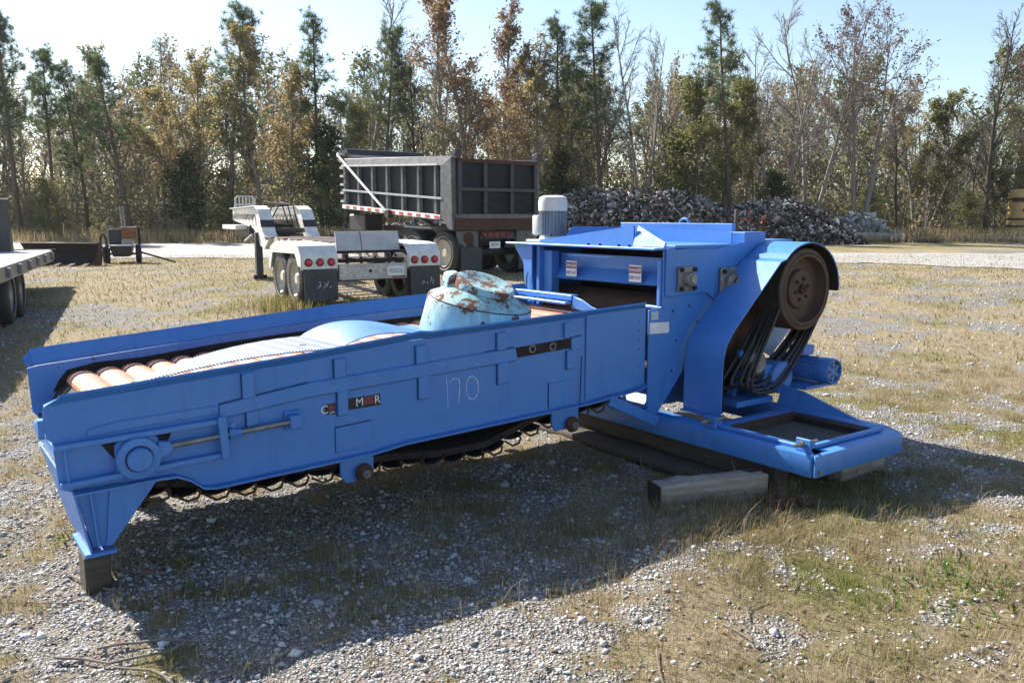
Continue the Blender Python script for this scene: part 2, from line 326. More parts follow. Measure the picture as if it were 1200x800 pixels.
# ------------------------------------------------------------------ ground
def spaced(lo, hi, step, far_lo, far_hi, g=1.13):
    a = list(np.arange(lo, hi, step)); s = step; p = a[-1]
    while p < far_hi: s *= g; p += s; a.append(p)
    s = step; p = a[0]
    while p > far_lo: s *= g; p -= s; a.insert(0, p)
    return np.array(a)
xs = spaced(-4.5, 5.0, 0.055, -700, 700, 1.12); ys = spaced(2.4, 8.2, 0.05, -400, 900, 1.07)
X, Y = np.meshgrid(xs, ys); nx, ny = len(xs), len(ys)
Z = gz(X, Y)
V = np.stack([X.ravel(), Y.ravel(), Z.ravel()], 1)
i = np.arange(nx * ny).reshape(ny, nx)
F = np.stack([i[:-1, :-1], i[:-1, 1:], i[1:, 1:], i[1:, :-1]], -1).reshape(-1)
gm, t, b = new_mat('ground_mix')
at = N(t, 'ShaderNodeAttribute', attribute_name='grass'); at2 = N(t, 'ShaderNodeAttribute', attribute_name='green')
v = coords(t, 1.0)
vor = N(t, 'ShaderNodeTexVoronoi'); vor.inputs['Scale'].default_value = 64; vor.inputs['Randomness'].default_value = 1; t.links.new(v, vor.inputs['Vector'])
sep = N(t, 'ShaderNodeSeparateColor'); t.links.new(vor.outputs['Color'], sep.inputs[0])
peb = ramp(t, sep.outputs[0], [(0.0, (0.16, 0.15, 0.14)), (0.35, (0.34, 0.33, 0.315)), (0.75, (0.49, 0.48, 0.465)), (1.0, (0.62, 0.61, 0.59))])
gap = ramp(t, vor.outputs['Distance'], [(0.25, 1.0), (0.6, 0.35)])
peb = mixc(t, 1.0, peb, gap, 'MULTIPLY')
soil = ramp(t, noise(t, v, 7, 8, 0.7), [(0.3, (0.13, 0.105, 0.08)), (0.7, (0.25, 0.21, 0.17))])
grav = mixc(t, ramp(t, noise(t, v, 3.3, 7, 0.7), [(0.42, 0.0), (0.62, 0.75)]), peb, soil)
dry = ramp(t, noise(t, v, 26, 9, 0.75), [(0.25, (0.12, 0.09, 0.058)), (0.5, (0.31, 0.25, 0.155)), (0.75, (0.50, 0.43, 0.31))])
grn = ramp(t, noise(t, v, 30, 9, 0.75), [(0.25, (0.06, 0.062, 0.018)), (0.55, (0.19, 0.18, 0.055)), (0.8, (0.32, 0.28, 0.11))])
gc = mixc(t, at2.outputs['Fac'], dry, grn)
fine = noise(t, v, 9, 8, 0.75)
ad = N(t, 'ShaderNodeMath', operation='MULTIPLY_ADD'); t.links.new(fine, ad.inputs[0]); ad.inputs[1].default_value = 1.6; ad.inputs[2].default_value = -0.8
sm = N(t, 'ShaderNodeMath', operation='ADD'); t.links.new(ad.outputs[0], sm.inputs[0]); t.links.new(at.outputs['Fac'], sm.inputs[1])
gmask = ramp(t, sm.outputs[0], [(0.36, 0.0), (0.62, 1.0)])
t.links.new(mixc(t, gmask, grav, gc), b.inputs['Base Color']); b.inputs['Roughness'].default_value = 0.95; b.inputs['Specular IOR Level'].default_value = 0.2
hb = mixc(t, gmask, gap, ramp(t, noise(t, v, 60, 6, 0.8), [(0.3, 0.0), (0.7, 1.0)]))
bump(t, b, hb, 0.9, 0.02); MATS['ground_mix'] = gm
ground = np_mesh('ground', V, F, 4, 'ground_mix', smooth=True)
for nm, fn in (('grass', grass_amount), ('green', green_amount)):
    a = ground.data.attributes.new(nm, 'FLOAT', 'POINT'); a.data.foreach_set('value', np.asarray(fn(V[:, 0], V[:, 1]), np.float32))
meta(ground, 'gravel and dry grass yard', None, None, 'structure')
del ground['label']

# pale gravel road beyond the yard
def strip(name, cl, mat, dz=0.02, nseg=360, nw=6, jit=0.45):
    cl = np.array(cl, float); tt = np.linspace(0, len(cl) - 1, nseg); P = np.stack([np.interp(tt, np.arange(len(cl)), cl[:, k]) for k in range(4)], 1)
    vs_ = []; r = np.random.default_rng(5); e0 = r.normal(0, jit, nseg); e1 = r.normal(0, jit, nseg); e0, e1 = (np.convolve(e_, np.ones(9) / 9, 'same') * 1.6 for e_ in (e0, e1))
    for q in range(nseg):
        x0, y0, x1, y1 = P[q]
        for k in range(nw + 1):
            f = k / nw; x = x0 + (x1 - x0) * f; y = y0 + (y1 - y0) * f + (e0[q] if k == 0 else e1[q] if k == nw else 0)
            vs_.append((x, y, gh(x, y) + dz))
    fs = [(q * (nw + 1) + k, (q + 1) * (nw + 1) + k, (q + 1) * (nw + 1) + k + 1, q * (nw + 1) + k + 1) for q in range(nseg - 1) for k in range(nw)]
    me = bpy.data.meshes.new(name); me.from_pydata(vs_, [], fs); return link(name, me, mat)
rm, t, b = new_mat('road_gravel'); v = coords(t, 1.0)
t.links.new(mixc(t, ramp(t, noise(t, v, 1.2, 6, 0.7), [(0.5, 0.0), (0.72, 0.8)]), ramp(t, noise(t, v, 12, 8, 0.8), [(0.3, (0.22, 0.215, 0.21)), (0.7, (0.36, 0.35, 0.34))]), (0.25, 0.21, 0.15)), b.inputs['Base Color'])
b.inputs['Roughness'].default_value = 0.95; MATS['road_gravel'] = rm
meta(strip('gravel_road', [(-90, 34, -90, 48), (-30, 30, -30, 41), (-11, 28.0, -14, 38.6), (0, 27.3, 0, 36), (10.1, 25, 12, 31.8), (14, 21.8, 19, 30.8), (40, 15, 45, 26), (80, 2, 88, 14)], 'road_gravel'), kind='structure')

# ------------------------------------------------------------------ the blue feeder and crusher (local: x along the feeder, y across and away, z up)
MO = (-1.8757, 3.7200, 0.0)
mach = empty('crusher_with_feeder', MO, R(36), 'long blue steel feeder and crusher with chalked number 170 on its side', 'machine')
FW = 1.30          # feeder width
def P(name, mat, build, parent=mach, bevel=0.0, **kw):
    m = MB(); build(m); return m.build(name, mat, parent, bevel, **kw)
rim_lo = [(-0.187, 0.878), (0.973, 0.957), (1.60, 1.012), (2.771, 1.050), (3.44, 1.075)]
bot = [(-0.15, 0.50), (-0.10, 0.478), (0.262, 0.487), (0.34, 0.484), (0.40, 0.455), (0.46, 0.405), (0.52, 0.395), (1.37, 0.425), (1.56, 0.448), (2.9, 0.497), (3.36, 0.533), (3.44, 0.56)]
wallpoly = [(-0.194, 0.82), (-0.186, 0.735), (-0.165, 0.716)] + bot + rim_lo[::-1]
near = P('side_wall', 'blue_paint', lambda m: m.prism(wallpoly, 0.0, 0.012), bevel=0.002)
# flared lip along the top of the near wall
def lip(m, sgn, y0, pts, rise=0.040, out=0.048, th=0.010):
    for (a, b_) in zip(pts[:-1], pts[1:]):
        A = [(a[0], y0, a[1]), (b_[0], y0, b_[1]), (b_[0], y0 + sgn * out, b_[1] + rise), (a[0], y0 + sgn * out, a[1] + rise)]
        m.hexa(A, [(p[0], p[1] - sgn * th * 0.6, p[2] + th) for p in A])
P('wall_lip', 'blue_paint', lambda m: lip(m, -1, 0.0, [(-0.13, 0.882), (0.973, 0.957), (1.60, 1.012), (1.66, 1.020), (1.74, 1.012), (2.771, 1.050), (3.40, 1.074)]), near)
P('lip_end', 'blue_paint', lambda m: m.add([(-0.187, 0.0, 0.878), (-0.13, 0.0, 0.882), (-0.13, -0.048, 0.922), (-0.187, 0.004, 0.888), (-0.13, 0.008, 0.894)], [(0, 1, 2), (0, 2, 4, 3)]), near)
def flange(m, pts, y0, y1, th=0.010):
    for (a, b_) in zip(pts[:-1], pts[1:]):
        A = [(a[0], y0, a[1]), (b_[0], y0, b_[1]), (b_[0], y1, b_[1]), (a[0], y1, a[1])]
        m.hexa(A, [(p[0], p[1], p[2] - th) for p in A])
P('bottom_flange', 'blue_paint', lambda m: flange(m, bot[1:], -0.045, 0.02), near)
# raised band, tabs and patches on the near wall
def strip_plate(m, top, bt, y0, y1):
    poly = list(bt) + list(top)[::-1]; m.prism(poly, y0, y1)
P('stiffener_band', 'blue_paint', lambda m: (strip_plate(m, [(0.56, 0.792), (1.015, 0.846), (2.335, 0.910)], [(0.56, 0.724), (1.012, 0.772), (2.352, 0.832)], -0.016, -0.001),
                                             strip_plate(m, [(2.775, 0.934), (2.86, 0.938)], [(2.775, 0.854), (2.86, 0.857)], -0.016, -0.001)), near, bevel=0.003)
P('stiffener_band', 'blue_worn', lambda m: strip_plate(m, [(-0.02, 0.755), (0.10, 0.775), (0.56, 0.790)], [(-0.03, 0.722), (0.10, 0.733), (0.55, 0.750)], -0.008, -0.001), near, bevel=0.002)
for (x0, z1, x1, z0) in ((0.674, 0.934, 0.737, 0.806), (1.16, 0.954, 1.224, 0.853), (1.65, 0.982, 1.719, 0.878), (2.20, 1.009, 2.268, 0.905), (2.716, 1.032, 2.794, 0.936),
                         (0.687, 0.738, 0.747, 0.664), (1.174, 0.781, 1.233, 0.651), (1.663, 0.803, 1.732, 0.676), (2.205, 0.826, 2.28, 0.696), (2.739, 0.853, 2.811, 0.734)):
    P('tab', 'blue_paint', lambda m: m.prism([(x0, z0), (x1, z0 + 0.004), (x1, z1 + 0.004), (x0, z1)], -0.02, -0.001), near, bevel=0.003)
P('slot', 'dark_rust', lambda m: m.prism([(2.352, 0.845), (2.775, 0.866), (2.775, 0.93), (2.335, 0.906)], -0.004, 0.004), near)
for x in (2.47, 2.63): P('slot_roller', 'greasy_steel', lambda m: m.tube([(x + 0.022 * math.cos(a), -0.006, 0.889 + 0.022 * math.sin(a)) for a in np.linspace(0, 6.283, 13)[:-1]], 0.005, 6, closed=True), near)
for (x0, x1, z0, z1) in ((1.16, 1.37, 0.452, 0.585), (2.60, 2.815, 0.500, 0.655)):
    P('patch_plate', 'blue_paint', lambda m: m.prism([(x0, z0), (x1, z0 + 0.01), (x1, z1 + 0.012), (x0, z1)], -0.009, -0.001), near, bevel=0.002)
for (x0, x1, z0, z1, cx, cz) in ((1.18, 1.375, 0.275, 0.418, 1.305, 0.325), (2.62, 2.84, 0.345, 0.487, 2.77, 0.378)):
    br = P('roller_bracket', 'blue_paint', lambda m: m.prism([(x0, z0 + 0.05), (x0 + 0.03, z0), (x1 - 0.03, z0), (x1, z0 + 0.04), (x1, z1), (x0, z1)], -0.012, 0.006), bevel=0.003)
    P('return_roller', 'rust', lambda m: m.lathe([(0, 0.02), (0.0, 0.045), (0.02, 0.052), (0.03, 0.04), (1.34, 0.04)], (cx, -0.055, cz), (0, 1, 0), 20), br)
    P('roller_nut', 'greasy_steel', lambda m: m.lathe([(0, 0.024), (0.02, 0.024), (0.02, 0.012), (0.035, 0.012)], (cx, -0.056, cz), (0, -1, 0), 6), br)
for a, b_ in (((0.56, 0.722), (1.012, 0.770)), ((1.012, 0.770), (2.352, 0.830)), ((0.56, 0.795), (1.015, 0.849)), ((2.12, 0.902), (2.33, 0.913)), ((2.775, 0.936), (2.86, 0.941)), ((2.862, 0.855), (2.862, 0.94)), ((1.16, 0.447), (1.16, 0.588)), ((1.16, 0.588), (1.37, 0.60)), ((2.598, 0.50), (2.598, 0.658)), ((2.86, 0.50), (2.87, 0.80))):
    P('weld_seam', 'seam_dark', lambda m: m.bar((a[0], -0.0025, a[1]), (b_[0], -0.0025, b_[1]), 0.004, 0.005), near)
for x0, z0, x1, z1 in ((0.674, 0.806, 0.737, 0.934), (1.16, 0.853, 1.224, 0.954), (1.65, 0.878, 1.719, 0.982), (2.20, 0.905, 2.268, 1.009), (0.687, 0.664, 0.747, 0.738), (1.174, 0.651, 1.233, 0.781), (1.663, 0.676, 1.732, 0.803), (2.205, 0.696, 2.28, 0.826), (2.739, 0.734, 2.811, 0.853)):
    P('weld_seam', 'seam_dark', lambda m: (m.bar((x0 - 0.001, -0.0025, z0 - 0.002), (x0 - 0.001, -0.0025, z1), 0.004, 0.005), m.bar((x0, -0.0025, z0 - 0.002), (x1, -0.0025, z0 + 0.001), 0.004, 0.005), m.bar((x1 + 0.001, -0.0025, z0), (x1 + 0.001, -0.0025, z1), 0.004, 0.004)), near)
# end panel bent inward beside the crusher
P('end_panel', 'blue_paint', lambda m: m.prism([(2.90, 0.510), (3.34, 0.545), (3.41, 0.60), (3.43, 1.05), (3.38, 1.09), (2.90, 1.075)], -0.012, -0.002), near, bevel=0.004)
for k in range(7): P('rivet', 'blue_paint', lambda m: m.bolt((3.37, -0.011, 0.62 + k * 0.062), (0, -1, 0), 0.009, 0.006), near)
# take-up bearing, rails and screw
P('take_up_rail', 'blue_paint', lambda m: m.prism([(-0.163, 0.684), (0.56, 0.703), (0.56, 0.729), (-0.163, 0.709)], -0.045, -0.001), bevel=0.003)
P('take_up_rail', 'blue_paint', lambda m: m.prism([(-0.149, 0.511), (0.555, 0.534), (0.555, 0.560), (-0.149, 0.535)], -0.045, -0.001), bevel=0.003)
P('slide_opening', 'dark_rust', lambda m: m.prism([(0.02, 0.69), (0.34, 0.70), (0.30, 0.62), (0.20, 0.55), (0.08, 0.60)], -0.003, 0.004))
P('end_strut', 'blue_paint', lambda m: m.tube([(-0.115, -0.03, 0.52), (-0.122, -0.03, 0.70)], 0.006, 8))
P('rail_stop', 'blue_paint', lambda m: m.prism([(0.548, 0.527), (0.588, 0.527), (0.575, 0.742), (0.535, 0.742)], -0.062, -0.046), bevel=0.003)
brg = P('take_up_bearing', 'blue_paint', lambda m: m.lathe([(0, 0.0), (0, 0.088), (0.03, 0.086), (0.05, 0.098), (0.062, 0.094), (0.066, 0.062), (0.060, 0.060)], (0.172, -0.005, 0.602), (0, -1, 0), 32), bevel=0)
P('bearing_cap', 'blue_paint', lambda m: m.lathe([(0.05, 0.056), (0.088, 0.055), (0.096, 0.048), (0.098, 0.0)], (0.172, -0.005, 0.602), (0, -1, 0), 28, capb=False), brg)
P('bearing_groove', 'dark_rust', lambda m: m.lathe([(0.058, 0.062), (0.0665, 0.062)], (0.172, -0.005, 0.602), (0, -1, 0), 28), brg)
P('bearing_frame', 'blue_paint', lambda m: (m.prism([(0.082, 0.512), (0.262, 0.517), (0.27, 0.535), (0.268, 0.68), (0.25, 0.694), (0.10, 0.688), (0.078, 0.67)], -0.03, -0.004),
                                            m.prism([(0.26, 0.575), (0.32, 0.605), (0.33, 0.63), (0.31, 0.66), (0.26, 0.665)], -0.055, -0.02)), brg, bevel=0.004)
P('take_up_screw', 'steel', lambda m: m.tube([(0.31, -0.042, 0.633), (0.895, -0.042, 0.663)], 0.013, 10))
P('screw_nut', 'blue_paint', lambda m: (m.lathe([(0, 0.03), (0.03, 0.03)], (0.59, -0.042, 0.647), (1, 0, 0.05), 6), m.lathe([(0, 0.022), (0.025, 0.022)], (0.622, -0.042, 0.649), (1, 0, 0.05), 6), m.bolt((0.60, -0.06, 0.70), (0, -1, 0), 0.014, 0.02)))
P('screw_bracket', 'blue_paint', lambda m: (m.prism([(0.884, 0.618), (0.975, 0.618), (0.973, 0.714), (0.882, 0.714)], -0.016, -0.001), m.box(0.895, 0.955, -0.065, -0.016, 0.63, 0.70)), bevel=0.004)
# decal remains and chalk number
for poly, mt in (([(1.110, 0.664), (1.167, 0.661), (1.167, 0.723), (1.10, 0.716)], 'print_black'), ([(1.238, 0.672), (1.43, 0.676), (1.43, 0.738), (1.238, 0.734)], 'print_black'),
                 ([(1.128, 0.68), (1.158, 0.68), (1.158, 0.716), (1.128, 0.712)], 'print_red'), ([(1.243, 0.678), (1.272, 0.678), (1.272, 0.728), (1.243, 0.728)], 'rust'), ([(1.335, 0.69), (1.385, 0.69), (1.385, 0.732), (1.335, 0.732)], 'print_red')):
    z0 = -0.0016 if mt == 'print_black' else -0.0026
    P('decal', mt, lambda m: m.prism(poly, z0, -0.0004), near)
MW = lambda x, z, y=-0.004: Matrix.Translation((x, y, z)) @ Matrix.Rotation(R(90), 4, 'X')
for s_, x, z in (('C', 1.103, 0.690), ('M', 1.305, 0.706), ('R', 1.410, 0.708)):
    text_mesh(s_, 0.062, 'sticker_white', near, MW(x, z) @ Matrix.Rotation(R(2), 4, 'Z'), 'letter')
P('letter', 'sticker_white', lambda m: m.tube([(1.132, -0.004, 0.669), (1.15, -0.004, 0.676), (1.160, -0.004, 0.672)], 0.003, 5), near)
def chalk(pts):
    n = len(pts); q = []
    for k in range(n - 1):
        for f in np.linspace(0, 1, 4)[:-1]: q.append((pts[k][0] + (pts[k + 1][0] - pts[k][0]) * f + random.uniform(-.001, .001), -0.002, pts[k][1] + (pts[k + 1][1] - pts[k][1]) * f))
    q.append((pts[-1][0], -0.002, pts[-1][1]))
    P('chalk_digit', 'chalk', lambda m: m.tube(q, [random.uniform(0.0016, 0.0042) for _ in q], 5), near)
chalk([(1.852, 0.779), (1.858, 0.694), (1.861, 0.601)])
chalk([(1.876, 0.748), (1.888, 0.761), (1.905, 0.767), (1.928, 0.765), (1.939, 0.754), (1.942, 0.698), (1.932, 0.62)])
chalk([(2.073, 0.693), (2.067, 0.659), (2.05, 0.636), (2.028, 0.629), (2.006, 0.641), (1.991, 0.669), (1.985, 0.704), (1.991, 0.738), (2.007, 0.761), (2.029, 0.768), (2.051, 0.756), (2.067, 0.729), (2.074, 0.690)])
# far wall
frim = [(-0.04, 0.86), (0.90, 0.935), (1.80, 1.00), (2.50, 1.035), (3.42, 1.07)]
far = P('side_wall', 'blue_worn', lambda m: m.prism([(-0.09, 0.60), (0.0, 0.48), (3.42, 0.55)] + frim[::-1] + [(-0.10, 0.85)], FW, FW + 0.012), bevel=0.002)
def flip(m):
    lip(m, 1, FW, [(-0.075, 0.862)] + frim[1:], rise=0.082, out=0.05)
P('wall_lip', 'blue_paint', flip, far)
P('lip_end', 'blue_paint', lambda m: m.add([(-0.10, FW, 0.858), (-0.075, FW, 0.862), (-0.075, FW + 0.05, 0.944), (-0.115, FW + 0.03, 0.905)], [(0, 1, 2, 3)]), far)
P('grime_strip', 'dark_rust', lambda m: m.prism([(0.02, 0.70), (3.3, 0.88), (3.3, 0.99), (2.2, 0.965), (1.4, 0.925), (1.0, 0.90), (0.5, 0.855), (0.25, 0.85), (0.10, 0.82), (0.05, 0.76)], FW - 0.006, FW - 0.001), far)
# left leg
leg = P('leg', 'blue_paint', lambda m: (m.prism([(-0.092, 0.470), (-0.100, 0.492), (0.10, 0.492), (0.045, 0.205), (-0.035, 0.205)], 0.0, 0.012),
                                        m.prism([(0.05, 0.486), (0.262, 0.480), (0.048, 0.205), (0.02, 0.205)], -0.012, -0.001)), bevel=0.002)
P('leg_face', 'blue_paint', lambda m: m.hexa([(-0.105, -0.02, 0.485), (-0.105, 1.02, 0.485), (-0.055, 0.50, 0.19), (-0.05, -0.02, 0.19)], [(-0.095, -0.02, 0.485), (-0.095, 1.02, 0.485), (-0.045, 0.50, 0.19), (-0.04, -0.02, 0.19)]), leg)
P('leg_rib', 'blue_paint', lambda m: m.bar((-0.015, -0.02, 0.21), (-0.035, -0.02, 0.472), 0.008, 0.03, (0, 1, 0)), leg)
P('foot_plate', 'blue_paint', lambda m: m.box(-0.075, 0.06, -0.04, 0.30, 0.172, 0.190), leg, bevel=0.003)
leg2 = copy_tree(leg, mach); leg2.location = (0.42, FW - 0.20, 0)
P('cross_tie', 'blue_paint', lambda m: m.box(-0.09, -0.03, 0.014, FW - 0.002, 0.49, 0.55))
P('end_lug', 'blue_paint', lambda m: m.box(-0.215, -0.190, 0.0, 0.05, 0.735, 0.82))
# pans of the apron chain: one mesh shared
pm = MB(); prof = [(0.082 * math.cos(a) , 0.052 * math.sin(a)) for a in np.linspace(math.pi, 0, 9)]
for (a, b_) in zip(prof[:-1], prof[1:]):
    A = [(a[0], 0.035, a[1]), (b_[0], 0.035, b_[1]), (b_[0], FW - 0.03, b_[1]), (a[0], FW - 0.03, a[1])]
    pm.hexa(A, [(p[0] * 0.88, p[1], p[2] * 0.88 - 0.004) for p in A])
pan0 = pm.build('pan', 'salmon_pan', mach)
path = []
for k in range(25): path.append((0.17 + 0.139 * k, 0.762 + 0.06 * (0.139 * k), 0.0))
pans = [(x, z, -0.06, 'salmon_pan') for x, z, _ in path if x < 3.5]
for a in (205, 240): pans.append((0.19 + 0.19 * math.cos(R(a)), 0.58 + 0.17 * math.sin(R(a)), -(R(a) - math.pi / 2), 'salmon_pan'))
rp = [(0.26, 0.405), (0.5, 0.36), (1.0, 0.345), (1.55, 0.318), (1.85, 0.285), (2.15, 0.29), (2.32, 0.335), (2.58, 0.41), (3.2, 0.47)]
xsr = np.arange(0.26, 3.2, 0.139); zsr = np.interp(xsr, [p[0] for p in rp], [p[1] for p in rp])
first = True
shaded_pan_me = pan0.data.copy(); shaded_pan_me.materials.clear(); shaded_pan_me.materials.append(MATS['dark_rust'])  # darker copy of the pan: underside shade put into its colour
for x, z, ang, mt in pans:
    o = pan0 if first else pan0.copy()
    if not first: col.objects.link(o)
    first = False; o.parent = mach; o.location = (x, 0, z); o.rotation_euler = (0, ang, 0)
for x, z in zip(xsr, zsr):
    o = bpy.data.objects.new('return_pan', shaded_pan_me); col.objects.link(o); o.parent = mach; o.location = (x, 0, z + 0.012 + random.uniform(-0.008, 0.008)); o.rotation_euler = (0, math.pi + random.uniform(-0.25, 0.25), 0); o.scale = (1.0, 0.985, 0.6)
    P('pan_hook', 'rust', lambda m: m.tube([(x - 0.06, 0.03, z - 0.012), (x, 0.03, z - 0.05), (x + 0.05, 0.03, z - 0.04), (x + 0.062, 0.03, z - 0.012), (x + 0.045, 0.03, z + 0.006)], 0.007, 6), o.parent)
P('gap_filler', 'dark_rust', lambda m: m.prism([(p[0], p[1] + 0.055) for p in rp] + [(p[0], p[1] + 0.015) for p in rp[::-1]], 0.05, FW - 0.05))  # dark slab added to block bright gaps between the return pans
P('tail_drum', 'dark_rust', lambda m: m.cyl((0.17, 0.04, 0.60), (0.17, FW - 0.03, 0.60), 0.17, 24))
P('slider_bed', 'dark_rust', lambda m: m.prism([(0.25, 0.69), (3.3, 0.86), (3.3, 0.70), (0.25, 0.56)], 0.03, FW - 0.03))

# ------------------------------------------------------------------ crusher end
CX, CF = 3.60, 1.50      # front plane, far side
side = P('crusher_side', 'blue_paint', lambda m: m.prism([(3.47, 0.325), (3.56, 0.318), (3.90, 0.70), (4.70, 0.95), (4.70, 1.50), (4.40, 1.50), (CX, 1.46), (CX, 1.075), (3.47, 1.06)], 0.0, 0.014), bevel=0.002)
P('crusher_side', 'blue_paint', lambda m: m.prism([(3.47, 0.325), (3.56, 0.318), (3.90, 0.70), (4.70, 0.95), (4.70, 1.50), (CX, 1.47), (CX, 1.0), (3.47, 1.0)], CF - 0.014, CF))
brp = P('bearing_plate', 'blue_paint', lambda m: m.prism([(3.612, 1.15), (3.66, 1.142), (3.96, 1.160), (4.02, 1.150), (4.09, 1.108), (4.10, 1.10), (4.11, 1.46), (3.612, 1.470)], -0.022, -0.002), bevel=0.003)
P('side_stiffener', 'blue_paint', lambda m: m.prism([(4.11, 1.095), (4.70, 1.0), (4.70, 1.498), (4.35, 1.495), (4.11, 1.46)], -0.016, -0.002))
for cx, cz, s_, hub in ((3.79, 1.262, 0.086, 0.052), (4.255, 1.212, 0.115, 0.078)):
    b1 = P('flange_bearing', 'greasy_steel', lambda m: m.box(cx - s_, cx + s_, -0.045, -0.024, cz - s_, cz + s_), bevel=0.012, seg=2)
    P('bearing_hub', 'greasy_steel', lambda m: m.lathe([(0.04, hub), (0.08, hub * 0.97), (0.095, hub * 0.8), (0.098, hub * 0.5), (0.14 if hub > 0.06 else 0.098, hub * 0.5)], (cx, 0, cz), (0, -1, 0), 24), b1)
    P('shaft_end', 'steel' if hub < 0.06 else 'rust', lambda m: m.lathe([(0.09, hub * 0.55), (0.112, hub * 0.55), (0.112, 0.0)], (cx, 0, cz), (0, -1, 0), 20, capb=False), b1)
    for a in (-1, 1):
        for c_ in (-1, 1): P('bolt', 'dark_rust', lambda m: m.bolt((cx + a * s_ * 0.76, -0.045, cz + c_ * s_ * 0.76), (0, -1, 0), 0.017, 0.018), b1)
for x, z in ((3.70, 1.04), (3.86, 1.07), (3.74, 0.83), (3.95, 0.95), (3.70, 0.62)): P('bolt', 'dark_rust', lambda m: m.bolt((x, -0.001, z), (0, -1, 0), 0.008, 0.004), side)
P('sticker', 'sticker_grey', lambda m: m.box(3.487, 3.555, -0.004, -0.001, 0.992, 1.05), side)
P('sticker', 'sticker_white', lambda m: m.prism([(3.475, 0.898), (3.655, 0.893), (3.665, 0.91), (3.66, 0.968), (3.475, 0.975)], -0.004, -0.001), side)
# front opening with top shelf, frame posts and the danger bar
P('top_shelf', 'blue_paint', lambda m: m.box(CX - 0.10, CX + 0.10, -0.006, 1.72, 1.462, 1.478), bevel=0.003)
P('opening_post', 'blue_paint', lambda m: m.box(CX - 0.015, CX + 0.02, 0.016, 0.052, 1.075, 1.40), bevel=0.006)
P('opening_sill', 'blue_paint', lambda m: m.box(CX - 0.015, CX + 0.02, 0.0, 0.16, 1.055, 1.078), bevel=0.005)
P('opening_post', 'blue_paint', lambda m: (m.box(CX - 0.02, CX + 0.03, 1.36, 1.40, 0.98, 1.461), m.box(CX + 0.02, CX + 0.10, 1.25, 1.36, 1.0, 1.42)), bevel=0.004)
P('shelf_bracket', 'blue_paint', lambda m: m.prism([(1.41, 1.20), (1.41, 1.460), (1.66, 1.460)], CX - 0.06, CX - 0.045, 'x'))
P('shelf_bracket', 'blue_paint', lambda m: m.prism([(1.50, 1.36), (1.70, 1.460), (1.60, 1.30), (1.58, 0.95), (1.46, 0.95)], CX + 0.0, CX + 0.014, 'x'))
P('grab_handle', 'steel', lambda m: m.tube([(CX - 0.01, 1.52, 1.09), (CX - 0.03, 1.52, 1.10), (CX - 0.03, 1.52, 1.20), (CX - 0.03, 1.50, 1.23)], 0.007, 8))
bar_ = P('guard_bar', 'blue_paint', lambda m: (m.hexa([(CX + 0.13, 0.05, 1.29), (CX + 0.13, 1.30, 1.28), (CX + 0.13, 1.30, 1.40), (CX + 0.13, 0.05, 1.40)], [(CX + 0.15, 0.05, 1.29), (CX + 0.15, 1.30, 1.28), (CX + 0.15, 1.30, 1.40), (CX + 0.15, 0.05, 1.40)]),
                                               m.hexa([(CX + 0.05, 0.05, 1.215), (CX + 0.05, 1.30, 1.205), (CX + 0.128, 1.30, 1.295), (CX + 0.128, 0.05, 1.305)], [(CX + 0.07, 0.05, 1.205), (CX + 0.07, 1.30, 1.195), (CX + 0.145, 1.30, 1.28), (CX + 0.145, 0.05, 1.29)])))
MF = lambda y, z, x: Matrix.Translation((x, y, z)) @ Matrix.Rotation(R(-90), 4, 'Z') @ Matrix.Rotation(R(90), 4, 'X')
for y in (1.03, 0.32):
    st = P('warning_sticker', 'sticker_white', lambda m: m.box(CX + 0.040, CX + 0.045, y - 0.062, y + 0.062, 1.225, 1.345), bar_)
    P('warning_header', 'print_red', lambda m: m.box(CX + 0.0375, CX + 0.0395, y - 0.060, y + 0.060, 1.288, 1.335), st)
    text_mesh('DANGER', 0.034, 'sticker_white', st, MF(y, 1.310, CX + 0.0365), 'lettering', 0.9, 0.0006)
    text_mesh('KEEP OUT', 0.030, 'print_black', st, MF(y, 1.255, CX + 0.0388), 'lettering', 0.82, 0.0006)
P('crusher_interior', 'dark_rust', lambda m: (m.box(CX + 0.55, CX + 0.58, 0.016, CF - 0.016, 0.6, 1.45), m.box(CX + 0.02, CX + 0.55, 0.016, CF - 0.016, 0.62, 0.64)))
P('crusher_roll', 'rust', lambda m: m.cyl((CX + 0.30, 0.02, 0.93), (CX + 0.30, CF - 0.02, 0.93), 0.20, 28))
# top deck and feed hopper plates
P('top_deck', 'blue_paint', lambda m: m.box(CX + 0.102, 4.70, -0.004, CF + 0.004, 1.472, 1.492), bevel=0.003)
P('hopper_plate', 'blue_paint', lambda m: m.hexa([(3.66, 1.46, 1.48), (3.66, 1.46, 1.500), (3.655, 0.36, 1.625), (3.66, 0.36, 1.48)], [(3.675, 1.46, 1.48), (3.675, 1.46, 1.500), (3.67, 0.36, 1.625), (3.675, 0.36, 1.48)]))
P('hopper_plate', 'blue_paint', lambda m: m.hexa([(3.70, 0.358, 1.626), (3.635, 0.345, 1.482), (3.625, 0.03, 1.482), (3.64, 0.03, 1.515)], [(3.715, 0.358, 1.620), (3.65, 0.345, 1.480), (3.64, 0.03, 1.480), (3.655, 0.03, 1.505)]))
P('hopper_plate', 'blue_paint', lambda m: m.prism([(0.06, 1.494), (1.20, 1.494), (1.20, 1.60), (0.06, 1.575)], 4.36, 4.374, 'x'))
P('hopper_plate', 'blue_paint', lambda m: m.prism([(3.70, 1.494), (4.36, 1.494), (4.36, 1.60), (3.80, 1.61)], 1.20, 1.214, 'y'))
P('hopper_rim', 'blue_paint', lambda m: m.box(4.56, 4.60, 0.22, 1.46, 1.494, 1.635), bevel=0.003)
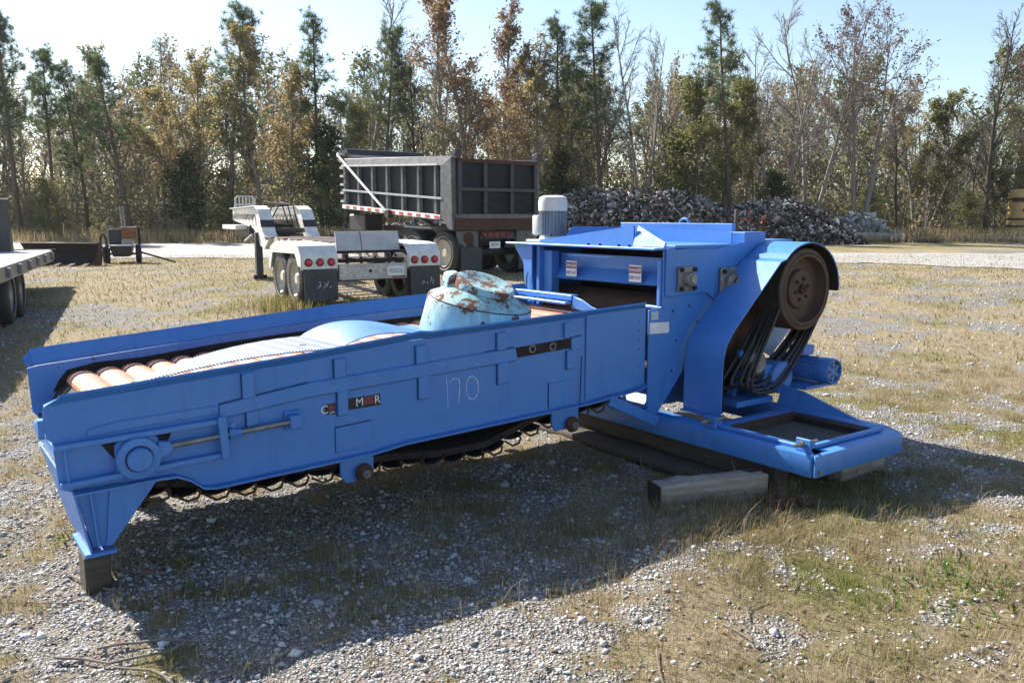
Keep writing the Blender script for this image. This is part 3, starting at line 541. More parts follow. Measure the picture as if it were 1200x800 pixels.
P('lifting_eye', 'blue_paint', lambda m: m.tube([(4.66, 0.80 + 0.05 * math.cos(a), 1.62 + 0.05 * math.sin(a)) for a in np.linspace(0, math.pi, 9)], 0.012, 8))
P('hopper_corner', 'blue_paint', lambda m: m.box(4.44, 4.68, 0.0, 0.16, 1.494, 1.575), bevel=0.004)
for y in (0.42, 0.62, 0.75, 0.31): P('bolt', 'dark_rust', lambda m: m.bolt((CX - 0.03, y, 1.478), (0, 0, 1), 0.012, 0.014))
rear = P('rear_housing', 'blue_paint', lambda m: m.box(4.715, 5.12, 0.03, CF - 0.05, 1.20, 1.475), bevel=0.006)
P('housing_lid', 'blue_paint', lambda m: m.box(4.705, 5.08, 0.05, 1.1, 1.492, 1.512), rear, bevel=0.003)
text_mesh('GES', 0.085, 'sticker_white', rear, MW(4.90, 1.425, 0.0285), 'lettering')
P('lower_body', 'blue_paint', lambda m: m.prism([(3.62, 0.325), (4.75, 0.325), (4.75, 0.74), (3.95, 0.74)], 0.20, CF - 0.1))
# belt guard band round pulley and drive
gy0, gy1 = -0.37, -0.03
PC = (4.72, 1.162); PR = 0.30
gp = [(3.80, 0.345), (3.80, 0.66), (3.808, 0.75), (3.832, 0.825), (3.875, 0.89), (3.93, 0.95), (4.38, 1.375)]
gp += [(PC[0] + 0.375 * math.cos(a), PC[1] + 0.345 * math.sin(a)) for a in np.linspace(R(138), R(-4), 16)]
def band(m, pts, y0, y1, th):
    for k in range(len(pts) - 1):
        a, b_ = Vector((pts[k][0], 0, pts[k][1])), Vector((pts[k + 1][0], 0, pts[k + 1][1]))
        d0 = (Vector((pts[min(k + 1, len(pts) - 1)][0] - pts[max(k - 1, 0)][0], 0, pts[min(k + 1, len(pts) - 1)][1] - pts[max(k - 1, 0)][1]))).normalized()
        d1 = (Vector((pts[min(k + 2, len(pts) - 1)][0] - pts[k][0], 0, pts[min(k + 2, len(pts) - 1)][1] - pts[k][1]))).normalized()
        n0, n1 = Vector((d0.z, 0, -d0.x)) * th, Vector((d1.z, 0, -d1.x)) * th
        Y0, Y1 = Vector((0, y0, 0)), Vector((0, y1, 0))
        m.hexa([a + Y0, b_ + Y0, b_ + Y1, a + Y1], [a + n0 + Y0, b_ + n1 + Y0, b_ + n1 + Y1, a + n0 + Y1])
guard = P('belt_guard', 'blue_paint', lambda m: band(m, gp, gy0, gy1, 0.007), ang=50)
P('guard_lining', 'dark_rust', lambda m: band(m, [(x + (PC[0] - x) * 0.022 + 0.004, z + (PC[1] - z) * 0.022 - 0.002) for x, z in gp], gy0 + 0.006, gy1 - 0.006, 0.004), guard)
gb = [(3.825, 0.36), (3.825, 0.62), (3.88, 0.83), (4.38, 1.33)] + [(PC[0] + 0.33 * math.cos(a), PC[1] + 0.31 * math.sin(a)) for a in np.linspace(R(135), R(10), 10)] + [(5.03, 1.0), (4.55, 0.62), (4.30, 0.36)]
P('guard_back', 'rust', lambda m: m.prism([(3.825, 0.36), (3.825, 0.62), (3.88, 0.83), (4.40, 1.32), (4.72, 1.40), (4.95, 1.2), (4.66, 0.90), (4.54, 0.74), (4.44, 0.36)], gy1 + 0.006, gy1 + 0.012), guard)
P('guard_foot', 'blue_paint', lambda m: m.box(3.765, 3.805, gy0, gy1, 0.335, 0.347), guard)
# big grooved pulley
pul = P('pulley', 'pulley_iron', lambda m: m.lathe([(0.0, PR * 0.80), (0.0, PR * 0.90), (0.012, PR * 0.985), (0.025, PR)] + [(0.035 + 0.019 * k + d, PR * q) for k in range(8) for d, q in ((0.0, 1.0), (0.004, 0.985), (0.008, 0.93), (0.012, 0.985))] + [(0.205, PR), (0.205, PR * 0.8), (0.08, PR * 0.78)], (PC[0], gy0 + 0.02, PC[1]), (0, 1, 0), 48, capa=False, capb=False), ang=40)
P('pulley_web', 'pulley_iron', lambda m: m.lathe([(0.045, 0.0), (0.045, PR * 0.42), (0.05, PR * 0.46), (0.075, PR * 0.50), (0.075, PR * 0.78), (0.0, PR * 0.86), (0.0, PR * 0.9)], (PC[0], gy0 + 0.02, PC[1]), (0, 1, 0), 48, capa=False, capb=False), pul)
P('pulley_hub', 'rust', lambda m: m.lathe([(0.045, 0.0), (0.02, 0.028), (0.02, 0.035), (0.045, 0.036)], (PC[0], gy0 + 0.018, PC[1]), (0, 1, 0), 16, capa=False, capb=False), pul)
for k in range(6):
    a = R(60 * k + 15); P('bolt', 'dark_rust', lambda m: m.bolt((PC[0] + 0.078 * math.cos(a), gy0 + 0.066, PC[1] + 0.078 * math.sin(a)), (0, -1, 0), 0.013, 0.012), pul)
P('pulley_shaft', 'dark_rust', lambda m: m.cyl((PC[0], gy0 + 0.10, PC[1]), (PC[0], 0.3, PC[1]), 0.06, 20))
# slack belts hanging from the pulley
def belt(y, sag, side_, k):
    r = PR * 0.965; top = [(PC[0] + r * math.cos(a), y, PC[1] + r * math.sin(a)) for a in np.linspace(R(205), R(-38), 22)]
    lo_x, lo_z = 4.22 + side_, 0.46 + sag
    p0, p1 = Vector(top[-1]), Vector(top[0]); q = []
    c1 = Vector((lo_x + 0.34, y, lo_z - 0.02)); c0 = Vector((lo_x - 0.34, y, lo_z - 0.02)); mid = Vector((lo_x + 0.06, y, lo_z))
    d1 = Vector((p0.x - 0.18, y, p0.z - 0.26)); d0 = Vector((p1.x - 0.10, y, p1.z - 0.30))
    def bez(a, b_, c_, d, n=9): return [a * (1 - t_) ** 3 + b_ * 3 * t_ * (1 - t_) ** 2 + c_ * 3 * t_ ** 2 * (1 - t_) + d * t_ ** 3 for t_ in np.linspace(0, 1, n)[1:]]
    q = bez(p0, d1, c1 + Vector((-0.12, 0, -0.03)), mid) + bez(mid, c0 + Vector((0.10, 0, 0.0)), d0 - Vector((0.16, 0, 0.12)), p1)[:-1]
    P('drive_belt', 'belt_rubber', lambda m: m.tube([Vector(t_) for t_ in top] + q, 0.014, 6, closed=True))
for k in range(7): belt(gy0 + 0.05 + 0.024 * k, [-0.02, 0.0, 0.03, 0.10, 0.04, 0.08, 0.02][k], [0.06, 0.02, -0.03, 0.08, -0.09, -0.02, -0.15][k], k)
# drive: small sheave, blue electric motor on its slide base
P('motor_sheave', 'greasy_steel', lambda m: m.lathe([(0, 0.03), (0, 0.075), (0.02, 0.085), (0.03, 0.075), (0.05, 0.085), (0.06, 0.075), (0.16, 0.085), (0.18, 0.03)], (4.28, -0.30, 0.66), (0, 1, 0), 20))
P('sheave_guard_plate', 'pale_blue_sheet', lambda m: m.prism([(4.62, 0.70), (4.80, 0.62), (5.10, 0.86), (5.04, 0.90), (4.66, 0.90)], 0.0, 0.014))
P('sheave_bracket', 'blue_worn', lambda m: (m.bar((4.20, -0.12, 0.40), (4.42, -0.10, 0.80), 0.05, 0.05), m.bar((4.35, -0.2, 0.42), (4.18, -0.2, 0.74), 0.03, 0.04), m.box(4.05, 4.45, -0.30, 0.05, 0.36, 0.40)))
P('gearbox', 'blue_worn', lambda m: (m.box(4.40, 4.72, -0.26, 0.10, 0.40, 0.62), m.cyl((4.56, -0.30, 0.52), (4.56, 0.05, 0.52), 0.12, 20)), bevel=0.01)
mot = P('electric_motor', 'blue_paint', lambda m: m.lathe([(0.06, 0.0), (0.06, 0.075), (0.08, 0.083), (0.52, 0.083), (0.52, 0.0)], (4.93, -0.46, 0.55), (0, 1, 0), 24, capa=False, capb=False))
P('fan_cover', 'blue_paint', lambda m: m.lathe([(0.012, 0.0), (0.012, 0.080), (0.0, 0.084), (0.0, 0.091), (0.012, 0.097), (0.11, 0.098), (0.12, 0.094)], (4.93, -0.48, 0.55), (0, 1, 0), 24, capa=False, capb=False), mot)
for a in range(0, 360, 60):
    for r0, r1, da in ((0.025, 0.05, 12), (0.058, 0.082, 20)):
        P('fan_slot', 'print_black', lambda m: m.add([(4.93 + r_ * math.cos(R(a + d)), -0.4692, 0.55 + r_ * math.sin(R(a + d))) for r_, d in ((r0, -da), (r1, -da), (r1, 0), (r1, da), (r0, da), (r0, 0))], [(0, 1, 2, 3, 4, 5)]), mot)
for k in range(16):
    a = R(22.5 * k + 6); P('cooling_fin', 'blue_paint', lambda m: m.bar((4.93 + 0.087 * math.cos(a), -0.36, 0.55 + 0.087 * math.sin(a)), (4.93 + 0.087 * math.cos(a), 0.03, 0.55 + 0.087 * math.sin(a)), 0.004, 0.012, (math.cos(a), 0, math.sin(a))), mot)
P('terminal_box', 'blue_paint', lambda m: m.box(4.86, 5.0, -0.25, -0.12, 0.645, 0.72), mot, bevel=0.006)
P('motor_base', 'blue_paint', lambda m: m.box(4.70, 5.10, -0.40, 0.05, 0.425, 0.450), bevel=0.003)
P('wing_gusset', 'blue_paint', lambda m: m.hexa([(4.50, -0.98, 0.33), (4.50, -0.30, 0.33), (4.56, -0.30, 0.47), (4.52, -0.50, 0.455)], [(4.515, -0.98, 0.33), (4.515, -0.30, 0.33), (4.575, -0.30, 0.47), (4.535, -0.50, 0.455)]))
# base frame
fr = P('base_frame', 'blue_paint', lambda m: (m.box(3.55, 3.71, -1.255, 1.45, 0.185, 0.32), m.box(4.46, 4.60, -1.12, 1.45, 0.185, 0.32),
                                              m.hexa([(3.55, -1.28, 0.185), (4.50, -1.27, 0.185), (4.60, -1.12, 0.185), (3.71, -1.10, 0.185)], [(3.55, -1.28, 0.32), (4.50, -1.27, 0.32), (4.60, -1.12, 0.32), (3.71, -1.10, 0.32)]),
                                              m.box(3.71, 4.46, -0.48, -0.36, 0.185, 0.316)), bevel=0.012, seg=2)
P('frame_pan', 'dusty_plate', lambda m: m.box(3.70, 4.47, -1.11, -0.47, 0.262, 0.274))
P('rusty_plate', 'orange_rust', lambda m: m.add([(3.72, -1.09, 0.277), (3.98, -1.08, 0.277), (4.02, -0.98, 0.277), (3.72, -0.98, 0.277)], [(0, 1, 2, 3)]))
P('slide_rail', 'blue_paint', lambda m: m.box(3.62, 3.66, -1.16, -0.50, 0.322, 0.345), bevel=0.004)
P('slide_rail', 'blue_paint', lambda m: m.box(3.66, 4.42, -1.18, -1.14, 0.322, 0.345), bevel=0.004)
P('frame_trim', 'rust', lambda m: m.box(3.725, 4.44, -0.55, -0.485, 0.276, 0.318))
P('frame_trim', 'dark_rust', lambda m: m.box(4.36, 4.455, -1.06, -0.56, 0.276, 0.316))
for y in (-0.46, -1.17):
    lg = P('bolt_lug', 'blue_paint', lambda m: (m.box(3.585, 3.60, y - 0.05, y + 0.05, 0.322, 0.40), m.box(3.60, 3.70, y - 0.006, y + 0.006, 0.322, 0.375)), bevel=0.003)
    P('adjusting_bolt', 'steel', lambda m: m.tube([(3.50, y, 0.368), (3.72, y, 0.368)], 0.011, 8), lg)
    P('nut', 'steel', lambda m: (m.bolt((3.56, y, 0.368), (1, 0, 0), 0.021, 0.02), m.bolt((3.602, y, 0.368), (1, 0, 0), 0.021, 0.02)), lg)
P('bolt', 'steel', lambda m: m.bolt((3.60, -1.281, 0.22), (0, -1, 0), 0.012, 0.012), fr)
P('strut', 'blue_paint', lambda m: m.bar((3.10, -0.02, 0.49), (3.53, -0.045, 0.285), 0.03, 0.075), bevel=0.004)
P('cross_beam', 'blue_paint', lambda m: (m.box(3.30, 3.37, 0.62, 1.50, 1.085, 1.125), m.box(3.24, 3.30, 0.62, 1.50, 1.060, 1.078), m.prism([(0.10, 1.0), (0.62, 1.03), (0.60, 1.12), (0.50, 1.10), (0.40, 1.06)], 3.30, 3.315, 'x')), bevel=0.003)

# ------------------------------------------------------------------ things lying on the feeder
LM = Matrix.Translation(MO) @ Matrix.Rotation(R(36), 4, 'Z')
def on_mach(name, loc, label, cat): return empty(name, tuple(LM @ Vector(loc)), R(36), label, cat)
head = on_mach('cone_casting', (2.38, 0.50, 0.95), 'rusty pale turquoise round steel casting tilted inside the blue feeder', 'machine part')
ax = Vector((0.107, -0.177, 1.0)); axn = ax.normalized()
HB = P('body', 'casting_paint', lambda m: m.lathe([(-0.17, 0.365), (0.0, 0.358), (0.196, 0.340), (0.208, 0.330), (0.262, 0.225), (0.275, 0.20)], (0, 0, 0), ax, 56), head)
P('top_disc', 'disc_rust', lambda m: m.lathe([(-0.05, 0.20), (0.0, 0.198), (0.010, 0.206), (0.058, 0.196), (0.068, 0.184), (0.070, 0.150), (0.058, 0.125), (0.062, 0.0)], (0.035, -0.05, 0.262), Vector((0.115, -0.36, 1.0)), 44, capb=False), head)
P('top_boss', 'disc_rust', lambda m: m.hexa([(-0.20, 0.02, 0.24), (-0.09, -0.05, 0.25), (-0.04, 0.14, 0.27), (-0.16, 0.17, 0.26)], [(-0.175, 0.03, 0.375), (-0.10, -0.03, 0.37), (-0.06, 0.12, 0.40), (-0.15, 0.14, 0.395)]), head, bevel=0.02, seg=2)
_a = axn.cross(Vector((0, 1, 0))).normalized(); _b = axn.cross(_a)
P('ridge', 'rust', lambda m: m.tube([axn * 0.203 + (_a * math.cos(t_) + _b * math.sin(t_)) * 0.336 for t_ in np.linspace(0, 6.283, 41)[:-1]], 0.0045, 5, closed=True), HB)
for a, h in ((-118, 0.13), (-124, 0.03), (-95, 0.01), (-100, 0.12)):
    _d = (Vector((math.cos(R(a)), math.sin(R(a)), 0)) - axn * axn.dot(Vector((math.cos(R(a)), math.sin(R(a)), 0)))).normalized()
    P('bolt_hole', 'print_black', lambda m: m.lathe([(0, 0.0), (0, 0.015), (0.004, 0.015), (0.004, 0.0)], axn * h + _d * (0.358 - 0.09 * h), _d, 12, capa=False, capb=False), HB)
# smooth curved sheet beside it
def sheet(name, mat, fn, nu, nv, parent=None, th=0.006):
    vs_ = [fn(i_ / nu, j / nv) for i_ in range(nu + 1) for j in range(nv + 1)]; n = len(vs_)
    vs_ += [(p[0], p[1], p[2] - th) for p in vs_]; idx = lambda a, b_: a * (nv + 1) + b_
    fs = []
    for i_ in range(nu):
        for j in range(nv):
            q = (idx(i_, j), idx(i_ + 1, j), idx(i_ + 1, j + 1), idx(i_, j + 1)); fs.append(q); fs.append(tuple(k + n for k in q[::-1]))
    ring = [idx(i_, 0) for i_ in range(nu + 1)] + [idx(nu, j) for j in range(1, nv + 1)] + [idx(i_, nv) for i_ in range(nu - 1, -1, -1)] + [idx(0, j) for j in range(nv - 1, 0, -1)]
    for a, b_ in zip(ring, ring[1:] + ring[:1]): fs.append((a, b_, b_ + n, a + n))
    m = MB(); m.add(vs_, fs); return m.build(name, mat, parent, ang=60)
def dome(a, b_):
    x = 1.27 + 0.80 * a; y = 0.25 + 0.56 * b_
    z = 0.935 + 0.108 * math.sin(math.pi * min(1, a * 1.12) ** 0.75) * (0.45 + 0.55 * math.sin(math.pi * (0.15 + 0.6 * b_))) + 0.05 * a
    return (x, y, z)
ds = sheet('curved_plate', 'blue_sheet', dome, 22, 12); ds.matrix_world = LM
meta(ds, 'smooth bulging blue sheet lying beside the turquoise casting on the feeder', 'sheet metal')
def grid(a, b_):
    x = 0.22 + 1.12 * a; y = 0.07 + (0.15 + 0.58 * a ** 0.8) * b_
    z = 0.905 + 0.075 * math.sin(math.pi * (0.1 + 0.65 * a)) + 0.03 * a - 0.02 * b_
    return (x, y, z + (0.005 if int(a * 264 + 0.5) % 4 in (1, 2) else 0.0))
gs = empty('ribbed_sheet', MO, R(36), 'pale blue ribbed sheet bulging over the pink pans at the feeder\'s left', 'sheet metal')
sheet('sheet', 'ribbed_plate', grid, 264, 8, gs)
P('hole', 'print_black', lambda m: m.lathe([(0, 0.0), (0, 0.022), (0.004, 0.02), (0.004, 0.0)], (1.12, 0.30, 0.993), (0, 0, 1), 14, capa=False, capb=False), gs)
# upright grey electric motor on the crusher shelf
vm = on_mach('upright_motor', (3.78, 1.44, 1.478), 'grey upright electric motor with cream cap standing on the crusher top', 'motor')
vm.scale = (0.76, 0.76, 1.0)
P('motor_body', 'motor_grey', lambda m: m.lathe([(0.05, 0.10), (0.05, 0.125), (0.27, 0.125), (0.27, 0.10)], (0, 0, 0), (0, 0, 1), 28), vm)
for k in range(26):
    a = 2 * math.pi * k / 26; P('cooling_fin', 'motor_grey', lambda m: m.bar((0.137 * math.cos(a), 0.137 * math.sin(a), 0.065), (0.137 * math.cos(a), 0.137 * math.sin(a), 0.262), 0.006, 0.026, (math.cos(a), math.sin(a), 0)), vm)
P('fan_cap', 'motor_cream', lambda m: m.lathe([(0.255, 0.155), (0.33, 0.158), (0.365, 0.145), (0.38, 0.10), (0.383, 0.0)], (0, 0, 0), (0, 0, 1), 32, capb=False), vm)
P('terminal_box', 'motor_cream', lambda m: m.box(-0.10, 0.06, 0.13, 0.24, 0.06, 0.22), vm, bevel=0.012, seg=2)
P('base_flange', 'motor_cream', lambda m: (m.lathe([(0.016, 0.15), (0.05, 0.14)], (0, 0, 0), (0, 0, 1), 24), m.box(-0.14, 0.06, 0.02, 0.30, 0.0, 0.02)), vm, bevel=0.004)
for k in range(4): P('foot_bolt', 'rust', lambda m: m.bolt((0.12 * math.cos(R(45 + 90 * k)), 0.12 * math.sin(R(45 + 90 * k)), 0.05), (0, 0, 1), 0.012, 0.014), vm)

# ------------------------------------------------------------------ timbers under the machine
def timber(p, q, wd, ht, mat, label, name='timber'):
    a, b_ = LM @ Vector(p), LM @ Vector(q); m = MB(); d = (b_ - a).length
    rs = np.random.default_rng(int(abs(p[0] * 100)))
    n = 8
    for k in range(n):
        x0, x1 = d * k / n, d * (k + 1) / n
    pts = [(d * k / n) for k in range(n + 1)]; off = rs.normal(0, 0.004, (n + 1, 4, 2))
    vs_ = []; fs = []
    for k, x in enumerate(pts):
        for c_, (sy, sz) in enumerate(((-1, 0), (1, 0), (1, 1), (-1, 1))): vs_.append((x, sy * wd / 2 + off[k, c_, 0], sz * ht + off[k, c_, 1] * (sz > 0)))
    for k in range(n): fs += [(k * 4 + c_, k * 4 + (c_ + 1) % 4, k * 4 + 4 + (c_ + 1) % 4, k * 4 + 4 + c_) for c_ in range(4)]
    fs += [(3, 2, 1, 0), (n * 4, n * 4 + 1, n * 4 + 2, n * 4 + 3)]
    m.add(vs_, fs); o = m.build(name, mat, None, 0.008, ang=50)
    o.location = a; o.rotation_euler = (0, -math.asin((b_.z - a.z) / d), math.atan2(b_.y - a.y, b_.x - a.x))
    if 'sawn' in label:
        m = MB(); m.box(-0.012, -0.001, -wd / 2 - 0.002, wd / 2 + 0.002, -0.01, ht + 0.003); m.build('sawn_end', 'dark_rust', o, 0.004)  # dark end cap: aged wood and the end's shade in one colour
    return meta(o, label, 'timber')
timber((2.85, -0.70, -0.02), (3.53, -0.93, -0.01), 0.15, 0.165, 'weathered_wood', 'squared weathered timber with a dark sawn end jutting out towards the camera')
timber((3.50, 1.2, 0.0), (3.50, -0.62, 0.0), 0.20, 0.06, 'dark_wood', 'long dark plank under the left edge of the blue base frame')
timber((3.70, 1.0, 0.0), (3.70, -0.95, 0.0), 0.13, 0.183, 'dark_wood', 'dark railway tie bearing the left rail of the base frame')
timber((4.15, -1.02, 0.0), (4.66, -1.01, 0.0), 0.12, 0.182, 'weathered_wood', 'pale grey timber under the outer end of the base frame')
fb = LM @ Vector((-0.02, 0.055, -0.03)); m = MB(); m.box(-0.058, 0.052, -0.075, 0.085, 0, 0.2); o = m.build('foot_block', 'dark_wood', None, 0.008); o.location = fb; o.rotation_euler = (0, 0, R(36))
meta(o, 'stubby dark wood block under the front leg of the blue feeder', 'wood block')
o = o.copy(); col.objects.link(o); o.location = LM @ Vector((0.40, 0.055 + FW - 0.20, -0.03)); meta(o, 'dark wood block under the rear leg behind the blue feeder', 'wood block')
scr = on_mach('rusty_scrap', (3.50, -1.08, 0.0), 'rusty iron pieces wedged under the near corner of the base frame', 'scrap iron')
P('clamp', 'rust', lambda m: (m.box(-0.10, 0.08, -0.10, 0.04, 0.0, 0.05), m.cyl((-0.05, -0.05, 0.05), (-0.05, -0.05, 0.09), 0.03, 12)), scr, bevel=0.006)
P('lug', 'dark_rust', lambda m: m.box(-0.06, 0.06, 0.16, 0.24, 0.0, 0.16), scr, bevel=0.006)
P('pin', 'rust', lambda m: m.cyl((0.03, -0.12, 0.02), (0.12, -0.16, 0.02), 0.03, 10), scr)
wire = P('wire', 'orange_rust', lambda m: m.tube([LM @ Vector(p) for p in ((3.50, -0.72, 0.17), (3.44, -0.80, 0.14), (3.36, -0.92, 0.08), (3.30, -1.06, 0.02))], 0.003, 5), None)
meta(wire, 'thin rusty wire trailing from the frame corner to the ground', 'wire')

# ------------------------------------------------------------------ white gooseneck trailer (local: x right, y forward, z up)
def Q(parent, name, mat, build, bevel=0.0, **kw):
    m = MB(); build(m); return m.build(name, mat, parent, bevel, **kw)
def wheel(parent, x, y, z, r, wd, outer=-1, rim='rim_cream', rr=0.56):
    """tyre with rim, axis along local x; outer = side the rim face shows"""
    tw = Q(parent, 'wheel', 'rubber', lambda m: m.lathe([(-wd / 2, r * 0.60), (-wd / 2, r * 0.90), (-wd * 0.42, r * 0.97), (-wd * 0.3, r), (wd * 0.3, r), (wd * 0.42, r * 0.97), (wd / 2, r * 0.90), (wd / 2, r * 0.60)], (x, y, z), (1, 0, 0), 36, capa=False, capb=False))
    s_ = outer
    Q(tw, 'rim', rim, lambda m: m.lathe([(s_ * (wd / 2 + 0.004), r * 0.74), (s_ * (wd / 2 - 0.005), r * 0.70), (s_ * (wd / 2 - 0.03), r * 0.62), (s_ * (wd / 2 - 0.08), r * 0.55), (s_ * (wd / 2 - 0.09), r * 0.28), (s_ * (wd / 2 - 0.06), r * 0.22), (s_ * (wd / 2 - 0.03), r * 0.16), (s_ * (wd / 2 - 0.03), 0.0)], (x, y, z), (1, 0, 0), 32, capa=False, capb=False))
    return tw
TX, TY = -2.32, 14.33; tz = gh(TX, TY)
tr = empty('gooseneck_trailer', (TX, TY, tz), R(31), 'white lowboy trailer with six red tail lights and raised gooseneck arms', 'trailer')
HWt = 1.24
for s_ in (-1, 1):
    x0, x1 = (-HWt, -0.62) if s_ < 0 else (0.62, HWt)
    def fend(m):
        prof = [(0.0, 0.66), (0.0, 0.88), (0.14, 1.03), (0.42, 1.06), (1.45, 1.07), (1.75, 0.98), (1.88, 0.62)]
        for a, b_ in zip(prof[:-1], prof[1:]):
            A = [(x0, a[0], a[1]), (x1, a[0], a[1]), (x1, b_[0], b_[1]), (x0, b_[0], b_[1])]
            m.hexa(A, [(p[0], p[1] + (0.012 if p[1] < 0.3 else 0), p[2] - 0.02) for p in A])
    fd = Q(tr, 'fender', 'white_paint', fend, ang=20)
    xo = x0 if s_ < 0 else x1
    Q(tr, 'fender_skirt', 'white_paint', lambda m: m.prism([(0.005, 0.70), (0.02, 0.88), (0.14, 1.01), (0.42, 1.04), (1.45, 1.05), (1.74, 0.965), (1.87, 0.60), (1.78, 0.60), (1.62, 0.88), (0.30, 0.90), (0.16, 0.70)], xo, xo + (0.012 if s_ < 0 else -0.012), 'x'))
    lp = Q(tr, 'light_panel', 'white_paint', lambda m: m.box(x0 + 0.02, x1 - 0.02, -0.025, -0.002, 0.66, 0.86), bevel=0.004)
    for k in range(3):
        cx = x0 + 0.12 + 0.19 * k
        Q(lp, 'grommet', 'rubber', lambda m: m.lathe([(0, 0.0), (0, 0.068), (0.014, 0.066), (0.014, 0.0)], (cx, -0.025, 0.765), (0, -1, 0), 20, capa=False, capb=False))
        Q(lp, 'tail_light', 'red_lens', lambda m: m.lathe([(0.012, 0.052), (0.026, 0.05), (0.032, 0.035), (0.034, 0.0)], (cx, -0.025, 0.765), (0, -1, 0), 20, capa=False, capb=False))
    fl = Q(tr, 'mud_flap', 'flap_rubber', lambda m: m.hexa([(x0 + 0.04, -0.02, 0.655), (x1 - 0.02, -0.02, 0.655), (x1 - 0.02, -0.05, 0.14), (x0 + 0.04, -0.06, 0.14)], [(x0 + 0.04, -0.008, 0.655), (x1 - 0.02, -0.008, 0.655), (x1 - 0.02, -0.035, 0.14), (x0 + 0.04, -0.045, 0.14)]))
    for k in range(5):
        q0 = (x0 + 0.25 + 0.05 * k, -0.062 + 0.004 * k * 0, 0.34 + 0.03 * (k % 2)); Q(fl, 'scratch', 'grey_white', lambda m: m.bar(q0, (q0[0] + random.uniform(-0.03, 0.05), q0[1] + 0.003, q0[2] + random.uniform(0.03, 0.1)), 0.012, 0.004, (0, 1, 0)))
    for y in (0.52, 1.34):
        for off in (0.0, 0.27):
            xx = (x0 + 0.16 + off) if s_ < 0 else (x1 - 0.16 - off)
            wheel(tr, xx, y, 0.47, 0.47, 0.24, s_)
Q(tr, 'axle', 'black_paint', lambda m: m.cyl((-1.0, 0.52, 0.47), (1.0, 0.52, 0.47), 0.07, 12)); Q(tr, 'axle', 'black_paint', lambda m: m.cyl((-1.0, 1.34, 0.47), (1.0, 1.34, 0.47), 0.07, 12))
sill = Q(tr, 'rear_sill', 'worn_white', lambda m: m.box(-0.60, 0.60, -0.01, 0.08, 0.46, 0.72), bevel=0.008)
Q(sill, 'tow_hole', 'print_black', lambda m: m.lathe([(0, 0.0), (0, 0.03), (0.004, 0.03), (0.004, 0.0)], (-0.06, -0.010, 0.60), (0, -1, 0), 14, capa=False, capb=False))
Q(sill, 'reflector', 'red_dull', lambda m: m.box(0.33, 0.58, -0.016, -0.011, 0.475, 0.50))
pl = Q(sill, 'licence_plate', 'sticker_white', lambda m: m.box(0.24, 0.545, -0.022, -0.012, 0.512, 0.665))
text_mesh('450UCR', 0.105, 'print_blue', pl, Matrix.Translation((0.392, -0.0245, 0.588)) @ Matrix.Rotation(R(90), 4, 'X'), 'plate_number', 0.68)
Q(tr, 'rear_crossmember', 'dark_rust', lambda m: m.box(-0.60, 0.60, 0.10, 0.9, 0.74, 0.80))
rp_ = Q(tr, 'folded_ramp', 'grey_white', lambda m: m.hexa([(-0.52, 0.30, 0.93), (0.62, 0.30, 0.93), (0.62, 0.40, 1.25), (-0.52, 0.40, 1.25)], [(-0.52, 0.33, 0.92), (0.62, 0.33, 0.92), (0.62, 0.43, 1.24), (-0.52, 0.43, 1.24)]), bevel=0.006)
Q(rp_, 'ramp_seam', 'rust', lambda m: m.bar((-0.08, 0.297, 0.93), (-0.08, 0.397, 1.25), 0.008, 0.008)); Q(rp_, 'ramp_edge', 'dark_rust', lambda m: m.box(-0.54, 0.60, 0.28, 0.34, 0.885, 0.922))
for x in (-0.42, 0.34): Q(tr, 'main_beam', 'worn_white', lambda m: m.box(x, x + 0.12, 0.35, 5.0, 0.80, 1.04), bevel=0.006)
for k in range(9): Q(tr, 'crossbar', 'orange_rust' if k % 2 else 'worn_white', lambda m: m.box(-0.60, 0.60, 0.9 + 0.45 * k, 1.02 + 0.45 * k, 1.045, 1.075), bevel=0.004)
for k in range(4): Q(tr, 'rusty_bracket', 'rust', lambda m: m.bar((-0.4 + 0.25 * k, 0.16, 0.74), (-0.3 + 0.25 * k, 0.5, 0.92), 0.05, 0.05))
for x in (-0.50, 0.42):     # gooseneck arms
    def arm(m):
        prof = [(4.55, 1.00), (4.75, 1.15), (4.95, 1.45), (5.12, 1.62), (5.40, 1.70), (7.6, 1.66), (7.6, 1.40), (5.75, 1.22), (5.45, 1.08), (5.25, 0.86), (4.9, 0.80)]
        m.prism(prof, x, x + 0.14, 'x')
    ga = Q(tr, 'gooseneck_arm', 'white_paint', arm, bevel=0.012)
    def top(m):
        pr = [(4.52, 1.02), (4.74, 1.175), (4.94, 1.475), (5.12, 1.645), (5.40, 1.725), (7.6, 1.685)]
        for a, b_ in zip(pr[:-1], pr[1:]):
            A = [(x - 0.07, a[0], a[1]), (x + 0.21, a[0], a[1]), (x + 0.21, b_[0], b_[1]), (x - 0.07, b_[0], b_[1])]
            m.hexa(A, [(p[0], p[1], p[2] - 0.018) for p in A])
    Q(ga, 'arm_flange', 'white_paint', top, ang=50)
    for k in range(7): Q(ga, 'chain_hook', 'worn_white', lambda m: m.bar((x - 0.02, 5.6 + 0.28 * k, 1.55), (x - 0.05, 5.64 + 0.28 * k, 1.42), 0.04, 0.05))
    Q(ga, 'dark_band', 'black_paint', lambda m: m.hexa([(x - 0.075, 4.80, 1.27), (x + 0.215, 4.80, 1.27), (x + 0.215, 4.89, 1.42), (x - 0.075, 4.89, 1.42)], [(x - 0.075, 4.815, 1.26), (x + 0.215, 4.815, 1.26), (x + 0.215, 4.905, 1.41), (x - 0.075, 4.905, 1.41)]))
Q(tr, 'gooseneck_deck', 'worn_white', lambda m: (m.box(-0.36, 0.42, 5.5, 7.55, 1.40, 1.44),), bevel=0.005)
